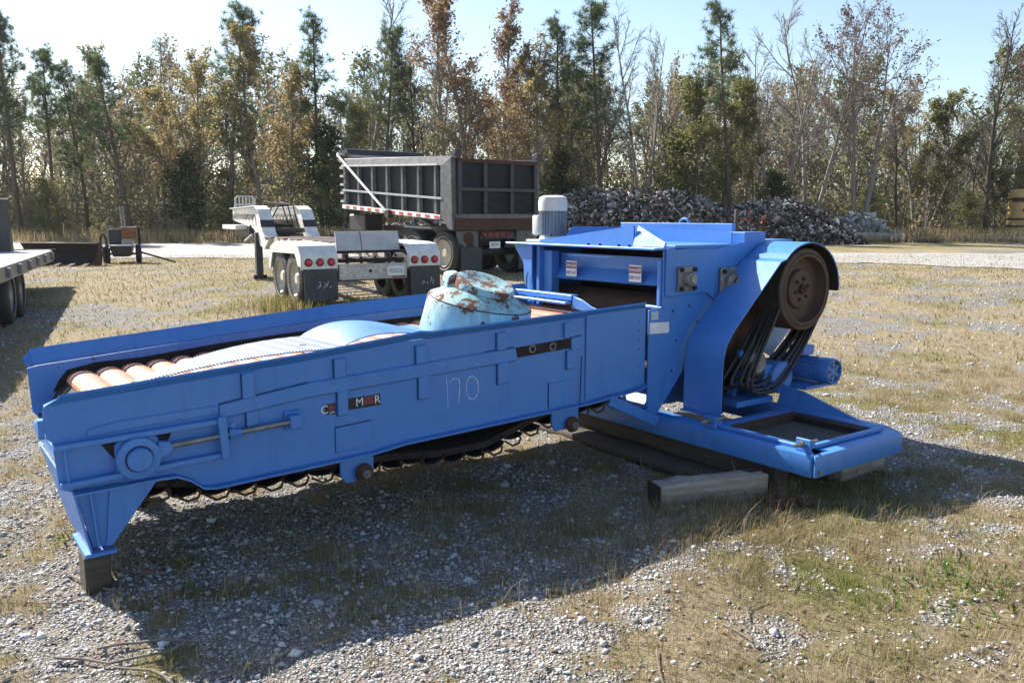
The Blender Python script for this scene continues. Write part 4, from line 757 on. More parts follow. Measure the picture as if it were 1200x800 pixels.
Q(tr, 'crosstube', 'black_paint', lambda m: m.cyl((-0.36, 4.98, 1.20), (0.42, 4.98, 1.20), 0.05, 12)); Q(tr, 'crosstube', 'dark_rust', lambda m: m.box(-0.36, 0.42, 5.1, 5.18, 1.02, 1.10))
for k in range(3): Q(tr, 'air_hose', 'rubber', lambda m: m.tube([(-0.25 + 0.12 * k, 6.0, 1.45), (-0.2 + 0.14 * k, 5.6, 1.80), (0.0 + 0.12 * k, 5.2, 1.74), (0.08 + 0.1 * k, 5.0, 1.25)], 0.016, 6))
mc = Q(tr, 'mesh_headboard', 'grey_white', lambda m: m.box(-0.48, -0.02, 7.35, 7.37, 1.74, 1.79)); 
for k in range(6): Q(mc, 'headboard_bar', 'grey_white', lambda m: m.bar((-0.47 + 0.08 * k, 7.36, 1.66), (-0.47 + 0.08 * k, 7.36, 1.93), 0.025, 0.015))
Q(mc, 'headboard_bar', 'grey_white', lambda m: m.tube([(-0.50, 7.36, 1.66), (-0.48, 7.36, 1.91), (-0.43, 7.36, 1.96), (-0.08, 7.36, 1.96), (-0.03, 7.36, 1.91), (-0.02, 7.36, 1.68)], 0.02, 6))
Q(tr, 'kingpin_plate', 'black_paint', lambda m: m.box(-0.55, 0.5, 5.9, 7.3, 1.05, 1.30), bevel=0.02)
Q(tr, 'side_step', 'white_paint', lambda m: m.box(-0.80, -0.52, 6.1, 7.4, 1.20, 1.30), bevel=0.01)
Q(tr, 'hose_reel', 'grey_white', lambda m: m.tube([(-0.62, 5.4, 1.10), (-0.70, 5.6, 0.98), (-0.66, 5.9, 0.95), (-0.5, 6.3, 1.0)], 0.025, 6))
lg = Q(tr, 'landing_leg', 'black_paint', lambda m: (m.box(-0.56, -0.42, 5.35, 5.49, 0.16, 1.15),), bevel=0.006)
Q(lg, 'leg_foot', 'black_paint', lambda m: m.box(-0.62, -0.36, 5.28, 5.56, 0.06, 0.12), bevel=0.01); Q(lg, 'leg_axle', 'dark_rust', lambda m: m.cyl((-0.62, 5.42, 0.18), (-0.34, 5.42, 0.18), 0.05, 10))
lg2 = copy_tree(lg, tr); lg2.location = (0.98, 0, 0)

# ------------------------------------------------------------------ black dump body on tandem wheels
DX, DY = -0.37, 20.40; dz_ = gh(DX, DY)
dt = empty('dump_truck', (DX, DY, dz_), R(40), 'black ribbed dump truck bed with pale diagonal tarp arm and red white tape', 'dump truck')
HW, LB = 1.25, 4.95; TI = math.tan(R(3.6))
zb = lambda y: 1.33 + TI * y; zt = lambda y: 2.70 + TI * y * 0.55
sd = lambda s_: -HW if s_ < 0 else HW
for s_ in (-1, 1):
    xo = sd(s_); ex = lambda a: xo + s_ * a
    pn = Q(dt, 'side_panel', 'black_panel', lambda m: m.prism([(0.25, zb(0.25)), (LB, zb(LB)), (LB, zt(LB)), (0.05, zt(0.05))], ex(-0.06), ex(-0.02), 'x'))
    for k in range(7):
        y = 0.55 + 0.70 * k
        Q(pn, 'rib', 'grey_rib', lambda m: m.hexa([(ex(-0.02), y, zb(y) + 0.03), (ex(-0.02), y + 0.15, zb(y) + 0.03), (ex(-0.02), y + 0.13, zt(y) - 0.2), (ex(-0.02), y + 0.02, zt(y) - 0.2)], [(ex(0.07), y + 0.02, zb(y) + 0.03), (ex(0.07), y + 0.13, zb(y) + 0.03), (ex(0.07), y + 0.11, zt(y) - 0.2), (ex(0.07), y + 0.04, zt(y) - 0.2)]), bevel=0.006)
    Q(pn, 'top_rail', 'grey_rib', lambda m: m.hexa([(ex(-0.05), -0.02, zt(0) - 0.20), (ex(-0.05), LB, zt(LB) - 0.20), (ex(-0.05), LB, zt(LB) + 0.02), (ex(-0.05), -0.02, zt(0) + 0.02)], [(ex(0.08), -0.02, zt(0) - 0.20), (ex(0.08), LB, zt(LB) - 0.20), (ex(0.03), LB, zt(LB) + 0.02), (ex(0.03), -0.02, zt(0) + 0.02)]), bevel=0.01)
    Q(pn, 'top_strip', 'white_paint', lambda m: m.hexa([(ex(0.082), 0.5, zt(0.5) - 0.19), (ex(0.082), LB, zt(LB) - 0.19), (ex(0.082), LB, zt(LB) - 0.15), (ex(0.082), 0.5, zt(0.5) - 0.15)], [(ex(0.10), 0.5, zt(0.5) - 0.19), (ex(0.10), LB, zt(LB) - 0.19), (ex(0.10), LB, zt(LB) - 0.15), (ex(0.10), 0.5, zt(0.5) - 0.15)]))
    Q(pn, 'mid_strip', 'grey_white', lambda m: m.hexa([(ex(0.072), 0.35, zb(0.35) + 0.40), (ex(0.072), LB, zb(LB) + 0.40), (ex(0.072), LB, zb(LB) + 0.45), (ex(0.072), 0.35, zb(0.35) + 0.45)], [(ex(0.09), 0.35, zb(0.35) + 0.40), (ex(0.09), LB, zb(LB) + 0.40), (ex(0.09), LB, zb(LB) + 0.45), (ex(0.09), 0.35, zb(0.35) + 0.45)]))
    Q(pn, 'corner_post', 'grey_rib', lambda m: m.prism([(-0.05, zb(0) - 0.28), (0.10, zb(0) - 0.25), (0.42, zb(0.4) + 0.02), (0.40, zt(0.4) - 0.2), (-0.02, zt(0))], ex(-0.07), ex(0.075), 'x'), bevel=0.01)
    rl = Q(pn, 'bottom_rail', 'reflector_white', lambda m: m.hexa([(ex(-0.02), 0.42, zb(0.42) - 0.06), (ex(-0.02), LB, zb(LB) - 0.06), (ex(-0.02), LB, zb(LB) + 0.045), (ex(-0.02), 0.42, zb(0.42) + 0.045)], [(ex(0.10), 0.42, zb(0.42) - 0.06), (ex(0.10), LB, zb(LB) - 0.06), (ex(0.085), LB, zb(LB) + 0.045), (ex(0.085), 0.42, zb(0.42) + 0.045)]))
    for k in range(12):
        y = 0.45 + 0.375 * k; Q(rl, 'red_tape', 'reflector_red', lambda m: m.hexa([(ex(0.102), y, zb(y) - 0.04), (ex(0.102), y + 0.18, zb(y + 0.18) - 0.04), (ex(0.096), y + 0.18, zb(y + 0.18) + 0.02), (ex(0.096), y, zb(y) + 0.02)], [(ex(0.105), y, zb(y) - 0.04), (ex(0.105), y + 0.18, zb(y + 0.18) - 0.04), (ex(0.099), y + 0.18, zb(y + 0.18) + 0.02), (ex(0.099), y, zb(y) + 0.02)]))
# tailgate of six panels
tg = Q(dt, 'tailgate', 'black_panel', lambda m: m.box(-HW + 0.06, HW - 0.06, -0.06, -0.01, 1.40, 2.66))
for x in (-HW + 0.10, -0.42, 0.38, HW - 0.12): Q(tg, 'tailgate_rib', 'black_paint', lambda m: m.box(x - 0.05, x + 0.05, -0.14, -0.06, 1.40, 2.66), bevel=0.01)
for z, mt in ((1.38, 'grey_rib'), (1.98, 'black_paint'), (2.62, 'rust')): Q(tg, 'tailgate_bar', mt, lambda m: m.box(-HW + 0.06, HW - 0.06, -0.15, -0.06, z - 0.045, z + 0.045), bevel=0.01)
Q(tg, 'chain', 'rust', lambda m: m.tube([(-0.6 + 0.2 * k, -0.17, 1.55 + 0.02 * (k - 4) ** 2 * 0.6) for k in range(9)], 0.012, 6))
for x in (-HW + 0.02, HW - 0.04): Q(tg, 'hinge', 'black_paint', lambda m: (m.box(x - 0.05, x + 0.05, -0.16, 0.06, 2.66, 2.84), m.cyl((x - 0.07, -0.10, 2.80), (x + 0.07, -0.10, 2.80), 0.07, 12)), bevel=0.008)
Q(dt, 'rear_bolster', 'rust', lambda m: m.prism([(-0.15, 1.05), (0.25, 1.05), (0.25, 1.33), (-0.12, 1.33)], -HW, HW, 'x'), bevel=0.01)
Q(dt, 'bed_floor', 'black_paint', lambda m: m.hexa([(-HW + 0.06, 0.05, zb(0) - 0.06), (HW - 0.06, 0.05, zb(0) - 0.06), (HW - 0.06, LB, zb(LB) - 0.06), (-HW + 0.06, LB, zb(LB) - 0.06)], [(-HW + 0.06, 0.05, zb(0)), (HW - 0.06, 0.05, zb(0)), (HW - 0.06, LB, zb(LB)), (-HW + 0.06, LB, zb(LB))]))
fp = Q(dt, 'front_wall', 'grey_rib', lambda m: m.prism([(-HW, zb(LB)), (HW, zb(LB)), (HW, zt(LB)), (-HW, zt(LB))], LB, LB + 0.06, 'y'))
for k in range(5): Q(fp, 'front_bracket', 'grey_white', lambda m: m.box(-HW - 0.09, -HW + 0.05, LB - 0.1, LB + 0.10, zb(LB) + 0.1 + 0.22 * k, zb(LB) + 0.16 + 0.22 * k))
cg = Q(dt, 'cab_guard', 'black_paint', lambda m: m.hexa([(-HW + 0.1, LB - 0.4, zt(LB) + 0.02), (HW - 0.1, LB - 0.4, zt(LB) + 0.02), (HW - 0.1, LB + 0.3, zt(LB) + 0.22), (-HW + 0.1, LB + 0.3, zt(LB) + 0.22)], [(-HW + 0.1, LB - 0.4, zt(LB) + 0.05), (HW - 0.1, LB - 0.4, zt(LB) + 0.05), (HW - 0.1, LB + 0.3, zt(LB) + 0.26), (-HW + 0.1, LB + 0.3, zt(LB) + 0.26)]))
Q(dt, 'tarp_roll', 'black_paint', lambda m: m.cyl((-HW + 0.1, LB + 0.1, zt(LB) + 0.20), (HW + 0.1, LB + 0.1, zt(LB) + 0.20), 0.10, 14))
ta = Q(dt, 'tarp_arm', 'white_paint', lambda m: m.tube([(-HW - 0.16, 2.55, zb(2.55) - 0.05), (-HW - 0.18, 4.98, 2.98), (-HW - 0.10, 5.10, 3.03), (-HW + 0.1, 5.12, 3.03)], 0.032, 8))
Q(ta, 'arm_pivot', 'black_paint', lambda m: m.cyl((-HW - 0.20, 2.55, zb(2.55) - 0.06), (-HW - 0.06, 2.55, zb(2.55) - 0.06), 0.10, 14))
for x in (-0.45, 0.37): Q(dt, 'chassis_rail', 'black_paint', lambda m: m.box(x, x + 0.1, 0.0, LB + 0.2, 0.88, 1.12))
Q(dt, 'side_tank', 'black_paint', lambda m: m.box(-1.15, -0.6, LB - 0.85, LB, 0.98, 1.42), bevel=0.03)
for s_ in (-1, 1):
    for y in (0.45, 1.75):
        for off in (0.0, 0.31): wheel(dt, s_ * (HW - 0.15 - off), y, 0.52, 0.52, 0.26, s_, 'rim_cream', 0.6)
    Q(dt, 'fender_strip', 'grey_white', lambda m: m.bar((s_ * 1.0, 0.95, 1.10), (s_ * 1.0, 2.1, 1.12), 0.45, 0.03))
for y in (0.45, 1.75): Q(dt, 'axle', 'black_paint', lambda m: m.cyl((-0.95, y, 0.52), (0.95, y, 0.52), 0.09, 12))
bx = Q(dt, 'light_box', 'grey_rib', lambda m: m.box(-1.12, -0.55, -0.02, 0.10, 0.66, 1.04), bevel=0.012)
Q(bx, 'oval_badge', 'rust', lambda m: m.lathe([(0, 0.0), (0, 0.15), (0.01, 0.15), (0.01, 0.0)], (-0.84, -0.02, 0.86), (0, -1, 0), 24, capa=False, capb=False))
Q(dt, 'light_box', 'grey_rib', lambda m: m.box(0.62, 1.15, -0.02, 0.10, 0.66, 1.04), bevel=0.012)
for x in (-0.95, -0.70): Q(dt, 'rear_post', 'dark_rust', lambda m: m.box(x - 0.08, x + 0.08, 0.0, 0.1, 0.08, 0.66))
for s_ in (-1, 1): Q(dt, 'mud_flap', 'flap_rubber', lambda m: m.box(s_ * 0.86 - 0.30, s_ * 0.86 + 0.30, -0.16, -0.145, 0.12, 0.66))
Q(dt, 'cable', 'rubber', lambda m: m.tube([(-0.5, -0.03, 1.0), (-0.3, -0.05, 0.80), (0.1, -0.05, 0.82), (0.5, -0.03, 1.0)], 0.012, 6))
Q(dt, 'air_tank', 'black_paint', lambda m: m.lathe([(0, 0.05), (0.02, 0.11), (0.6, 0.11), (0.62, 0.05)], (-0.3, 0.5, 0.78), (1, 0, 0), 14))
Q(dt, 'hoist_ram', 'steel', lambda m: m.tube([(0, 2.2, 0.95), (0, 3.6, 1.5)], 0.07, 12))
lb = Q(dt, 'lamp_bar', 'black_paint', lambda m: m.box(-0.5, 0.55, 0.0, 0.06, 0.84, 1.02))
for k in range(5): Q(lb, 'marker_lamp', 'red_dull', lambda m: m.box(-0.46 + 0.19 * k, -0.30 + 0.19 * k, -0.025, 0.0, 0.88, 1.0), bevel=0.01)
dp = Q(dt, 'licence_plate', 'sticker_white', lambda m: m.box(-0.22, 0.10, -0.02, -0.005, 0.62, 0.78))
text_mesh('4092198', 0.09, 'print_black', dp, Matrix.Translation((-0.06, -0.0225, 0.70)) @ Matrix.Rotation(R(90), 4, 'X'), 'plate_number', 0.68)

# ------------------------------------------------------------------ flatbed trailer at the left edge
fx, fy = -6.89, 11.51; fz = gh(-8, 13)
ft = empty('flatbed_trailer', (-6.8, 11.2, fz), R(22.2), 'pale decked flatbed trailer cut off by the left edge of the photo', 'trailer')
Q(ft, 'deck', 'white_paint', lambda m: m.box(-2.45, -0.04, -3.0, 6.9, 0.80, 0.86), bevel=0.01)
sr = Q(ft, 'side_rail', 'steel', lambda m: m.box(-0.04, 0.05, -3.0, 6.3, 0.66, 0.87), bevel=0.008)
for k in range(9): Q(sr, 'stake_pocket', 'greasy_steel', lambda m: m.box(0.05, 0.10, -2.5 + 1.05 * k, -2.38 + 1.05 * k, 0.70, 0.84), bevel=0.006)
Q(ft, 'rear_beam', 'dark_rust', lambda m: m.box(-2.45, 0.04, 6.9, 7.0, 0.62, 0.88), bevel=0.01)
for x in (-1.7, -0.8): Q(ft, 'frame_beam', 'black_paint', lambda m: m.box(x, x + 0.12, -3.0, 6.8, 0.45, 0.80))
for y in (1.2, 2.15): wheel(ft, -0.10, y, 0.42, 0.42, 0.24, 1, 'steel')
for y in (1.2, 2.15): wheel(ft, -2.2, y, 0.42, 0.42, 0.24, -1, 'steel')
Q(ft, 'axle', 'black_paint', lambda m: m.cyl((-2.2, 1.2, 0.42), (-0.2, 1.2, 0.42), 0.06, 10)); Q(ft, 'axle', 'black_paint', lambda m: m.cyl((-2.2, 2.15, 0.42), (-0.2, 2.15, 0.42), 0.06, 10))
LF = Matrix.Translation((-6.8, 11.2, fz)) @ Matrix.Rotation(R(22.2), 4, 'Z')
hb_ = empty('steel_bulkhead', tuple(LF @ Vector((-0.66, 6.2, 0.86))), R(22.2), 'tall black steel panel standing on the flatbed deck at the left edge', 'panel')
Q(hb_, 'panel', 'black_paint', lambda m: m.box(-1.4, 0.0, 0.0, 0.12, 0.0, 1.0), bevel=0.01)
Q(hb_, 'panel_cap', 'grey_white', lambda m: m.box(-1.42, 0.01, -0.01, 0.13, 1.002, 1.03)); Q(hb_, 'brace', 'black_paint', lambda m: m.prism([(0.12, 0.0), (0.55, 0.0), (0.12, 0.8)], -0.12, -0.02, 'x'))

# rusty toothed blade beyond the flatbed
bz = gh(-12.6, 24); bk = empty('loader_bucket', (-12.3, 24.0, bz), R(-8), 'rusty curved blade with toothed edge lying beyond the flatbed', 'bucket')
def curve_blade(m):
    pr = [(0.0, 0.62), (0.10, 0.50), (0.16, 0.36), (0.10, 0.20), (-0.12, 0.06), (-0.35, 0.02)]
    for a, b_ in zip(pr[:-1], pr[1:]):
        A = [(-1.6, a[0], a[1]), (0.75, a[0], a[1]), (0.75, b_[0], b_[1]), (-1.6, b_[0], b_[1])]; m.hexa(A, [(p[0], p[1] + 0.03, p[2] + 0.01) for p in A])
Q(bk, 'blade', 'dark_rust', curve_blade, ang=60)
for k in range(6): Q(bk, 'tooth', 'dark_rust', lambda m: m.prism([(-0.35, 0.0), (-0.60, 0.02), (-0.35, 0.08)], -1.5 + 0.42 * k, -1.36 + 0.42 * k, 'x'))
Q(bk, 'end_plate', 'rust', lambda m: m.prism([(0.05, 0.64), (0.2, 0.36), (0.1, 0.0), (-0.4, 0.0), (-0.1, 0.2), (0.0, 0.4)], 0.75, 0.79, 'x'))
for k in range(3): Q(bk, 'back_rib', 'dark_rust', lambda m: m.box(-1.2 + 0.8 * k, -1.1 + 0.8 * k, 0.16, 0.36, 0.05, 0.55))

# small towed machine at the far left
wz = gh(-11.4, 25.3); wl = empty('towed_log_splitter', (-11.5, 25.3, wz), R(20), 'small rusty towed machine with twin upright pipes and drawbar before the trees', 'machine')
Q(wl, 'tub', 'black_paint', lambda m: m.hexa([(-0.22, -0.42, 0.20), (0.22, -0.42, 0.20), (0.24, 0.6, 0.20), (-0.24, 0.6, 0.20)], [(-0.30, -0.50, 0.50), (0.30, -0.50, 0.50), (0.30, 0.65, 0.50), (-0.30, 0.65, 0.50)]), bevel=0.015)
Q(wl, 'tub_lid', 'grey_white', lambda m: m.box(-0.31, 0.31, -0.52, 0.0, 0.505, 0.535), bevel=0.006)
Q(wl, 'engine_box', 'orange_rust', lambda m: m.box(0.0, 0.38, 0.1, 0.55, 0.70, 1.02), bevel=0.02); Q(wl, 'engine_lid', 'steel', lambda m: m.box(-0.02, 0.40, 0.08, 0.57, 1.022, 1.05))
Q(wl, 'side_panel', 'grey_wood', lambda m: m.box(0.02, 0.28, 0.02, 0.06, 0.52, 0.70))
Q(wl, 'radiator', 'black_paint', lambda m: m.box(-0.35, -0.03, 0.15, 0.5, 0.52, 0.98), bevel=0.02)
Q(wl, 'roll_frame', 'steel', lambda m: m.tube([(-0.38, 0.1, 0.5), (-0.38, 0.1, 1.0), (-0.32, 0.1, 1.03), (-0.05, 0.1, 1.03), (0.0, 0.1, 0.98)], 0.018, 6))
for k in range(2): Q(wl, 'upright_pipe', 'steel', lambda m: m.tube([(0.02 + 0.08 * k, 0.35, 1.03), (-0.02 + 0.08 * k, 0.35, 1.66)], 0.022, 8))
Q(wl, 'mast', 'dark_rust', lambda m: m.box(0.44, 0.50, 0.1, 0.18, 0.25, 1.05)); Q(wl, 'hoop', 'rust', lambda m: m.tube([(-0.48 + 0.08 * math.cos(a), -0.1 + 0.35 * math.sin(a) * 0, 0.62 + 0.22 * math.sin(a)) for a in np.linspace(0, 6.28, 15)[:-1]], 0.03, 6, closed=True))
wheel(wl, -0.44, 0.0, 0.27, 0.27, 0.14, -1, 'rust'); wheel(wl, 0.44, 0.0, 0.27, 0.27, 0.14, 1, 'rust')
Q(wl, 'axle', 'dark_rust', lambda m: m.cyl((-0.44, 0, 0.27), (0.44, 0, 0.27), 0.03, 8)); Q(wl, 'drawbar', 'dark_rust', lambda m: m.tube([(0.40, 0.1, 0.34), (1.45, -0.5, 0.03)], 0.028, 8))
Q(wl, 'jack', 'dark_rust', lambda m: m.tube([(-0.30, -0.48, 0.45), (-0.32, -0.52, -0.02)], 0.03, 8))

# ------------------------------------------------------------------ far right: yellow tank, pipes, rocks, post
kz = gh(27.6, 46); tk = empty('yellow_tank', (27.25, 46.0, kz), 0.0, 'rusty yellow cylindrical tank with dark bands at the right edge', 'tank')
Q(tk, 'shell', 'yellow_paint', lambda m: m.lathe([(0.0, 0.72), (0.5, 0.76), (1.25, 0.75), (2.2, 0.72), (2.5, 0.66), (2.54, 0.5)], (0, 0, 0), (0, 0, 1), 40))
for z, r_ in ((0.55, 0.765), (0.92, 0.762), (1.95, 0.735)): Q(tk, 'band', 'black_paint', lambda m: m.lathe([(z, r_ - 0.03), (z, r_ + 0.03), (z + 0.09, r_ + 0.03), (z + 0.09, r_ - 0.03)], (0, 0, 0), (0, 0, 1), 40))
for k in range(8): Q(tk, 'clamp', 'rust', lambda m: m.box(0.735 * math.cos(R(200 + 12 * k)) - 0.05, 0.735 * math.cos(R(200 + 12 * k)) + 0.05, 0.735 * math.sin(R(200 + 12 * k)) - 0.06, 0.735 * math.sin(R(200 + 12 * k)) + 0.02, 1.86, 2.08))
Q(tk, 'hatch', 'rust', lambda m: m.lathe([(2.52, 0.2), (2.62, 0.2), (2.64, 0.0)], (-0.2, -0.1, 0), (0, 0, 1), 20, capb=False)); Q(tk, 'stain', 'rust', lambda m: m.box(-0.40, -0.28, -0.70, -0.60, 1.35, 1.5))
def pipe(p, q, r_, mat, label, name='concrete_pipe', cat='pipe'):
    a, b_ = Vector((*p, gh(*p) + r_)), Vector((*q, gh(*q) + r_)); m = MB(); d = (b_ - a)
    m.lathe([(0, r_ * 0.8), (0, r_), (d.length * 0.5, r_ * 1.02), (d.length, r_ * 0.96), (d.length, r_ * 0.8)], (0, 0, 0), d, 14); o = m.build(name, mat); o.location = a
    return meta(o, label, cat)
pipe((14.4, 41.5), (18.6, 41.0), 0.21, 'concrete', 'thick pale pipe lying on the ground in front of the scrap heap')
pipe((18.0, 41.8), (24.5, 41.0), 0.10, 'grey_wood', 'long thin pole lying between the rubble pile and the yellow tank', 'pole', 'pole')
pipe((21.0, 43.0), (25.2, 42.4), 0.14, 'concrete', 'pale pipe beside the brush left of the yellow tank')
pipe((15.2, 40.6), (20.0, 40.2), 0.06, 'rust', 'narrow rusty rod nearest the road on the far right', 'rod', 'rod')
px_, py_ = 9.75, 37.6; m = MB(); m.lathe([(0, 0.10), (1.55, 0.095), (1.6, 0.06)], (0, 0, 0), (0.03, 0, 1), 10); o = m.build('wooden_post', 'dark_wood'); o.location = (px_, py_, gh(px_, py_) - 0.02)
meta(o, 'dark upright wooden post in front of the scrap heap', 'post')
sn = empty('warning_post', (13.5, 40.0, gh(13.5, 40)), 0, 'small post with orange marker beside the pale pipe', 'marker')
Q(sn, 'stake', 'grey_wood', lambda m: m.box(-0.03, 0.03, -0.03, 0.03, 0, 0.9)); Q(sn, 'marker', 'orange_leaf', lambda m: m.box(-0.09, 0.09, -0.045, -0.032, 0.45, 0.9))

# ------------------------------------------------------------------ numpy shapes: scattered stones, blades, leaves, twigs
OCT = np.array([[1, 0, 0], [-1, 0, 0], [0, 1, 0], [0, -1, 0], [0, 0, 1], [0, 0, -1]], float)
OCTF = np.array([[0, 2, 4], [2, 1, 4], [1, 3, 4], [3, 0, 4], [2, 0, 5], [1, 2, 5], [3, 1, 5], [0, 3, 5]])
_ph = (1 + 5 ** 0.5) / 2
ICO = np.array([[-1, _ph, 0], [1, _ph, 0], [-1, -_ph, 0], [1, -_ph, 0], [0, -1, _ph], [0, 1, _ph], [0, -1, -_ph], [0, 1, -_ph], [_ph, 0, -1], [_ph, 0, 1], [-_ph, 0, -1], [-_ph, 0, 1]]) / 1.9
ICOF = np.array([[0, 11, 5], [0, 5, 1], [0, 1, 7], [0, 7, 10], [0, 10, 11], [1, 5, 9], [5, 11, 4], [11, 10, 2], [10, 7, 6], [7, 1, 8], [3, 9, 4], [3, 4, 2], [3, 2, 6], [3, 6, 8], [3, 8, 9], [4, 9, 5], [2, 4, 11], [6, 2, 10], [8, 6, 7], [9, 8, 1]])
def rand_rot(n, r):
    q = r.normal(size=(n, 4)); q /= np.linalg.norm(q, axis=1)[:, None]; w_, x, y, z = q.T
    return np.stack([np.stack([1 - 2 * (y * y + z * z), 2 * (x * y - z * w_), 2 * (x * z + y * w_)], -1), np.stack([2 * (x * y + z * w_), 1 - 2 * (x * x + z * z), 2 * (y * z - x * w_)], -1), np.stack([2 * (x * z - y * w_), 2 * (y * z + x * w_), 1 - 2 * (x * x + y * y)], -1)], 1)
def rocks(name, pos, size, mat, tint, r, base=OCT, bf=OCTF, flat=0.7, jit=0.28, tj=0.08):
    n = len(pos); k = len(base)
    b = base[None] * (1 + r.normal(0, jit, (n, k, 1))) * (size[:, None, None] * (1 + r.normal(0, 0.25, (n, 1, 3))))
    v = np.einsum('nij,nkj->nki', rand_rot(n, r), b); v[:, :, 2] *= flat; v += pos[:, None, :]
    f = bf[None] + (np.arange(n) * k)[:, None, None]
    tt = np.repeat(tint, len(bf)) + r.normal(0, tj, n * len(bf))
    return np_mesh(name, v.reshape(-1, 3), f.reshape(-1), 3, mat, np.clip(tt, 0, 1))
r = np.random.default_rng(21)
def scatter(n, x0, x1, y0, y1, dens):
    """keep points inside a wedge of the yard, thinned by dens()"""
    x = r.uniform(x0, x1, n); y = r.uniform(y0, y1, n); k = (np.abs(x) < 0.66 * y + 0.9) & (r.random(n) < dens(x, y)); return x[k], y[k]
# gravel stones nearby
x, y = scatter(165000, -6.0, 6.0, 2.5, 8.8, lambda x, y: np.clip(1.05 - grass_amount(x, y), 0.14, 1) ** 1.2 * np.clip((10.5 - y) / 7, 0, 1))
s = np.clip(r.lognormal(math.log(0.0062), 0.42, len(x)), 0.003, 0.022)
meta(rocks('gravel', np.stack([x, y, gz(x, y) + s * 0.25], 1), s, 'stone', np.clip(r.normal(0.66, 0.25, len(x)), 0, 1), r), 'pale limestone gravel strewn over the yard', 'gravel', None, 'stuff')
x, y = scatter(1000, -6, 6, 2.5, 9.5, lambda x, y: np.clip(1.1 - grass_amount(x, y), 0.12, 1))
s = np.clip(r.lognormal(math.log(0.014), 0.35, len(x)), 0.009, 0.038)
meta(rocks('gravel_lumps', np.stack([x, y, gz(x, y) + s * 0.2], 1), s, 'stone', np.clip(r.normal(0.6, 0.22, len(x)), 0, 1), r, ICO, ICOF, 0.65, 0.2), 'larger pale stones among the gravel', 'stones', None, 'stuff')
x, y = scatter(36000, -18, 18, 8.5, 24, lambda x, y: np.clip(1.0 - grass_amount(x, y), 0.0, 1) ** 1.5)
s = r.uniform(0.008, 0.022, len(x))
meta(rocks('gravel_farther', np.stack([x, y, gz(x, y) + s * 0.2], 1), s, 'stone', np.clip(r.normal(0.75, 0.2, len(x)), 0, 1), r, OCT, OCTF, 0.6), 'scattered pale gravel farther out in the yard', 'gravel', None, 'stuff')
# grass blades: bent two-triangle blades
def blades(name, x, y, h, wd, tint, mat, lean=0.7, label=None, cat='grass', z=None):
    n = len(x); a = r.uniform(0, 2 * math.pi, n); ln = r.normal(0, lean, n) * h; dx, dy = np.cos(a), np.sin(a)
    z0 = (gz(x, y) if z is None else z) - 0.004; b = np.stack([x, y, z0], 1)
    sx, sy = -dy * wd / 2, dx * wd / 2; zz = np.zeros(n)
    mid = b + np.stack([dx * ln * 0.35, dy * ln * 0.35, h * 0.62], 1); tip = b + np.stack([dx * ln, dy * ln, h * r.uniform(0.75, 1.0, n)], 1)
    sv = np.stack([sx, sy, zz], 1)
    v = np.stack([b - sv, b + sv, mid + sv * 0.7, mid - sv * 0.7, tip], 1).reshape(-1, 3)
    i0 = np.arange(n) * 5; f = np.stack([i0, i0 + 1, i0 + 2, i0, i0 + 2, i0 + 3, i0 + 3, i0 + 2, i0 + 4], 1).reshape(-1)
    return meta(np_mesh(name, v, f, 3, mat, np.repeat(tint, 3)), label, cat, None, 'stuff')
def gtint(x, y): return np.clip(r.normal(0.52, 0.17, len(x)) + 0.22 * sstep(6.5, 11, y) - 0.30 * green_amount(x, y) + 1.5 * (fbm(x + 7, y - 3, 2.6, 3) - 0.5), 0, 1)
x, y = scatter(380000, -6.5, 6.5, 2.5, 9.5, lambda x, y: np.clip(grass_amount(x, y) * 1.15 - 0.12, 0.0, 1) * np.clip((11 - y) / 6, 0, 1))
blades('short_grass', x, y, r.uniform(0.012, 0.05, len(x)), r.uniform(0.0020, 0.0042, len(x)), gtint(x, y), 'grass_blade', 1.2, 'short dry matted grass of the yard')
cx, cy = scatter(6500, -6.5, 6.5, 2.6, 9.5, lambda x, y: np.clip(grass_amount(x, y) - 0.2, 0.02, 1) * fbm(x, y, 1.6, 2) ** 1.5 * 1.6)
k = r.integers(14, 40, len(cx)); tx, ty = np.repeat(cx, k), np.repeat(cy, k); tb = np.repeat(np.clip(r.normal(0.68, 0.16, len(cx)), 0, 1), k)
sp = np.repeat(r.uniform(0.02, 0.07, len(cx)), k); tx = tx + r.normal(0, 1, len(tx)) * sp; ty = ty + r.normal(0, 1, len(tx)) * sp
blades('grass_tufts', tx, ty, np.repeat(r.uniform(0.04, 0.10, len(cx)), k) * r.uniform(0.6, 1.2, len(tx)), r.uniform(0.0018, 0.0034, len(tx)), np.clip(tb + r.normal(0, 0.1, len(tx)), 0, 1), 'grass_blade', 0.75, 'brown tufts of dead grass in the yard')
# taller dead grass round the timber and under the machine's shadow
cx = np.concatenate([r.normal(0.95, 0.55, 190), r.normal(-0.6, 0.8, 90)]); cy = np.concatenate([r.normal(4.55, 0.42, 190), r.normal(4.1, 0.5, 90)])
k = r.integers(20, 46, len(cx)); tx, ty = np.repeat(cx, k) + r.normal(0, 0.05, k.sum()), np.repeat(cy, k) + r.normal(0, 0.05, k.sum())
blades('dead_grass', tx, ty, r.uniform(0.04, 0.13, len(tx)), r.uniform(0.0016, 0.003, len(tx)), np.clip(r.normal(0.66, 0.14, len(tx)), 0, 1), 'grass_blade', 0.7, 'taller dead brown grass around the timber')
x, y = scatter(120000, -22, 22, 9, 30, lambda x, y: np.clip(grass_amount(x, y) * 1.2 - 0.15, 0, 1))
blades('yard_grass', x, y, r.uniform(0.03, 0.08, len(x)), r.uniform(0.010, 0.022, len(x)), gtint(x, y), 'grass_blade', 1.3, 'thin straw coloured grass farther out in the yard')
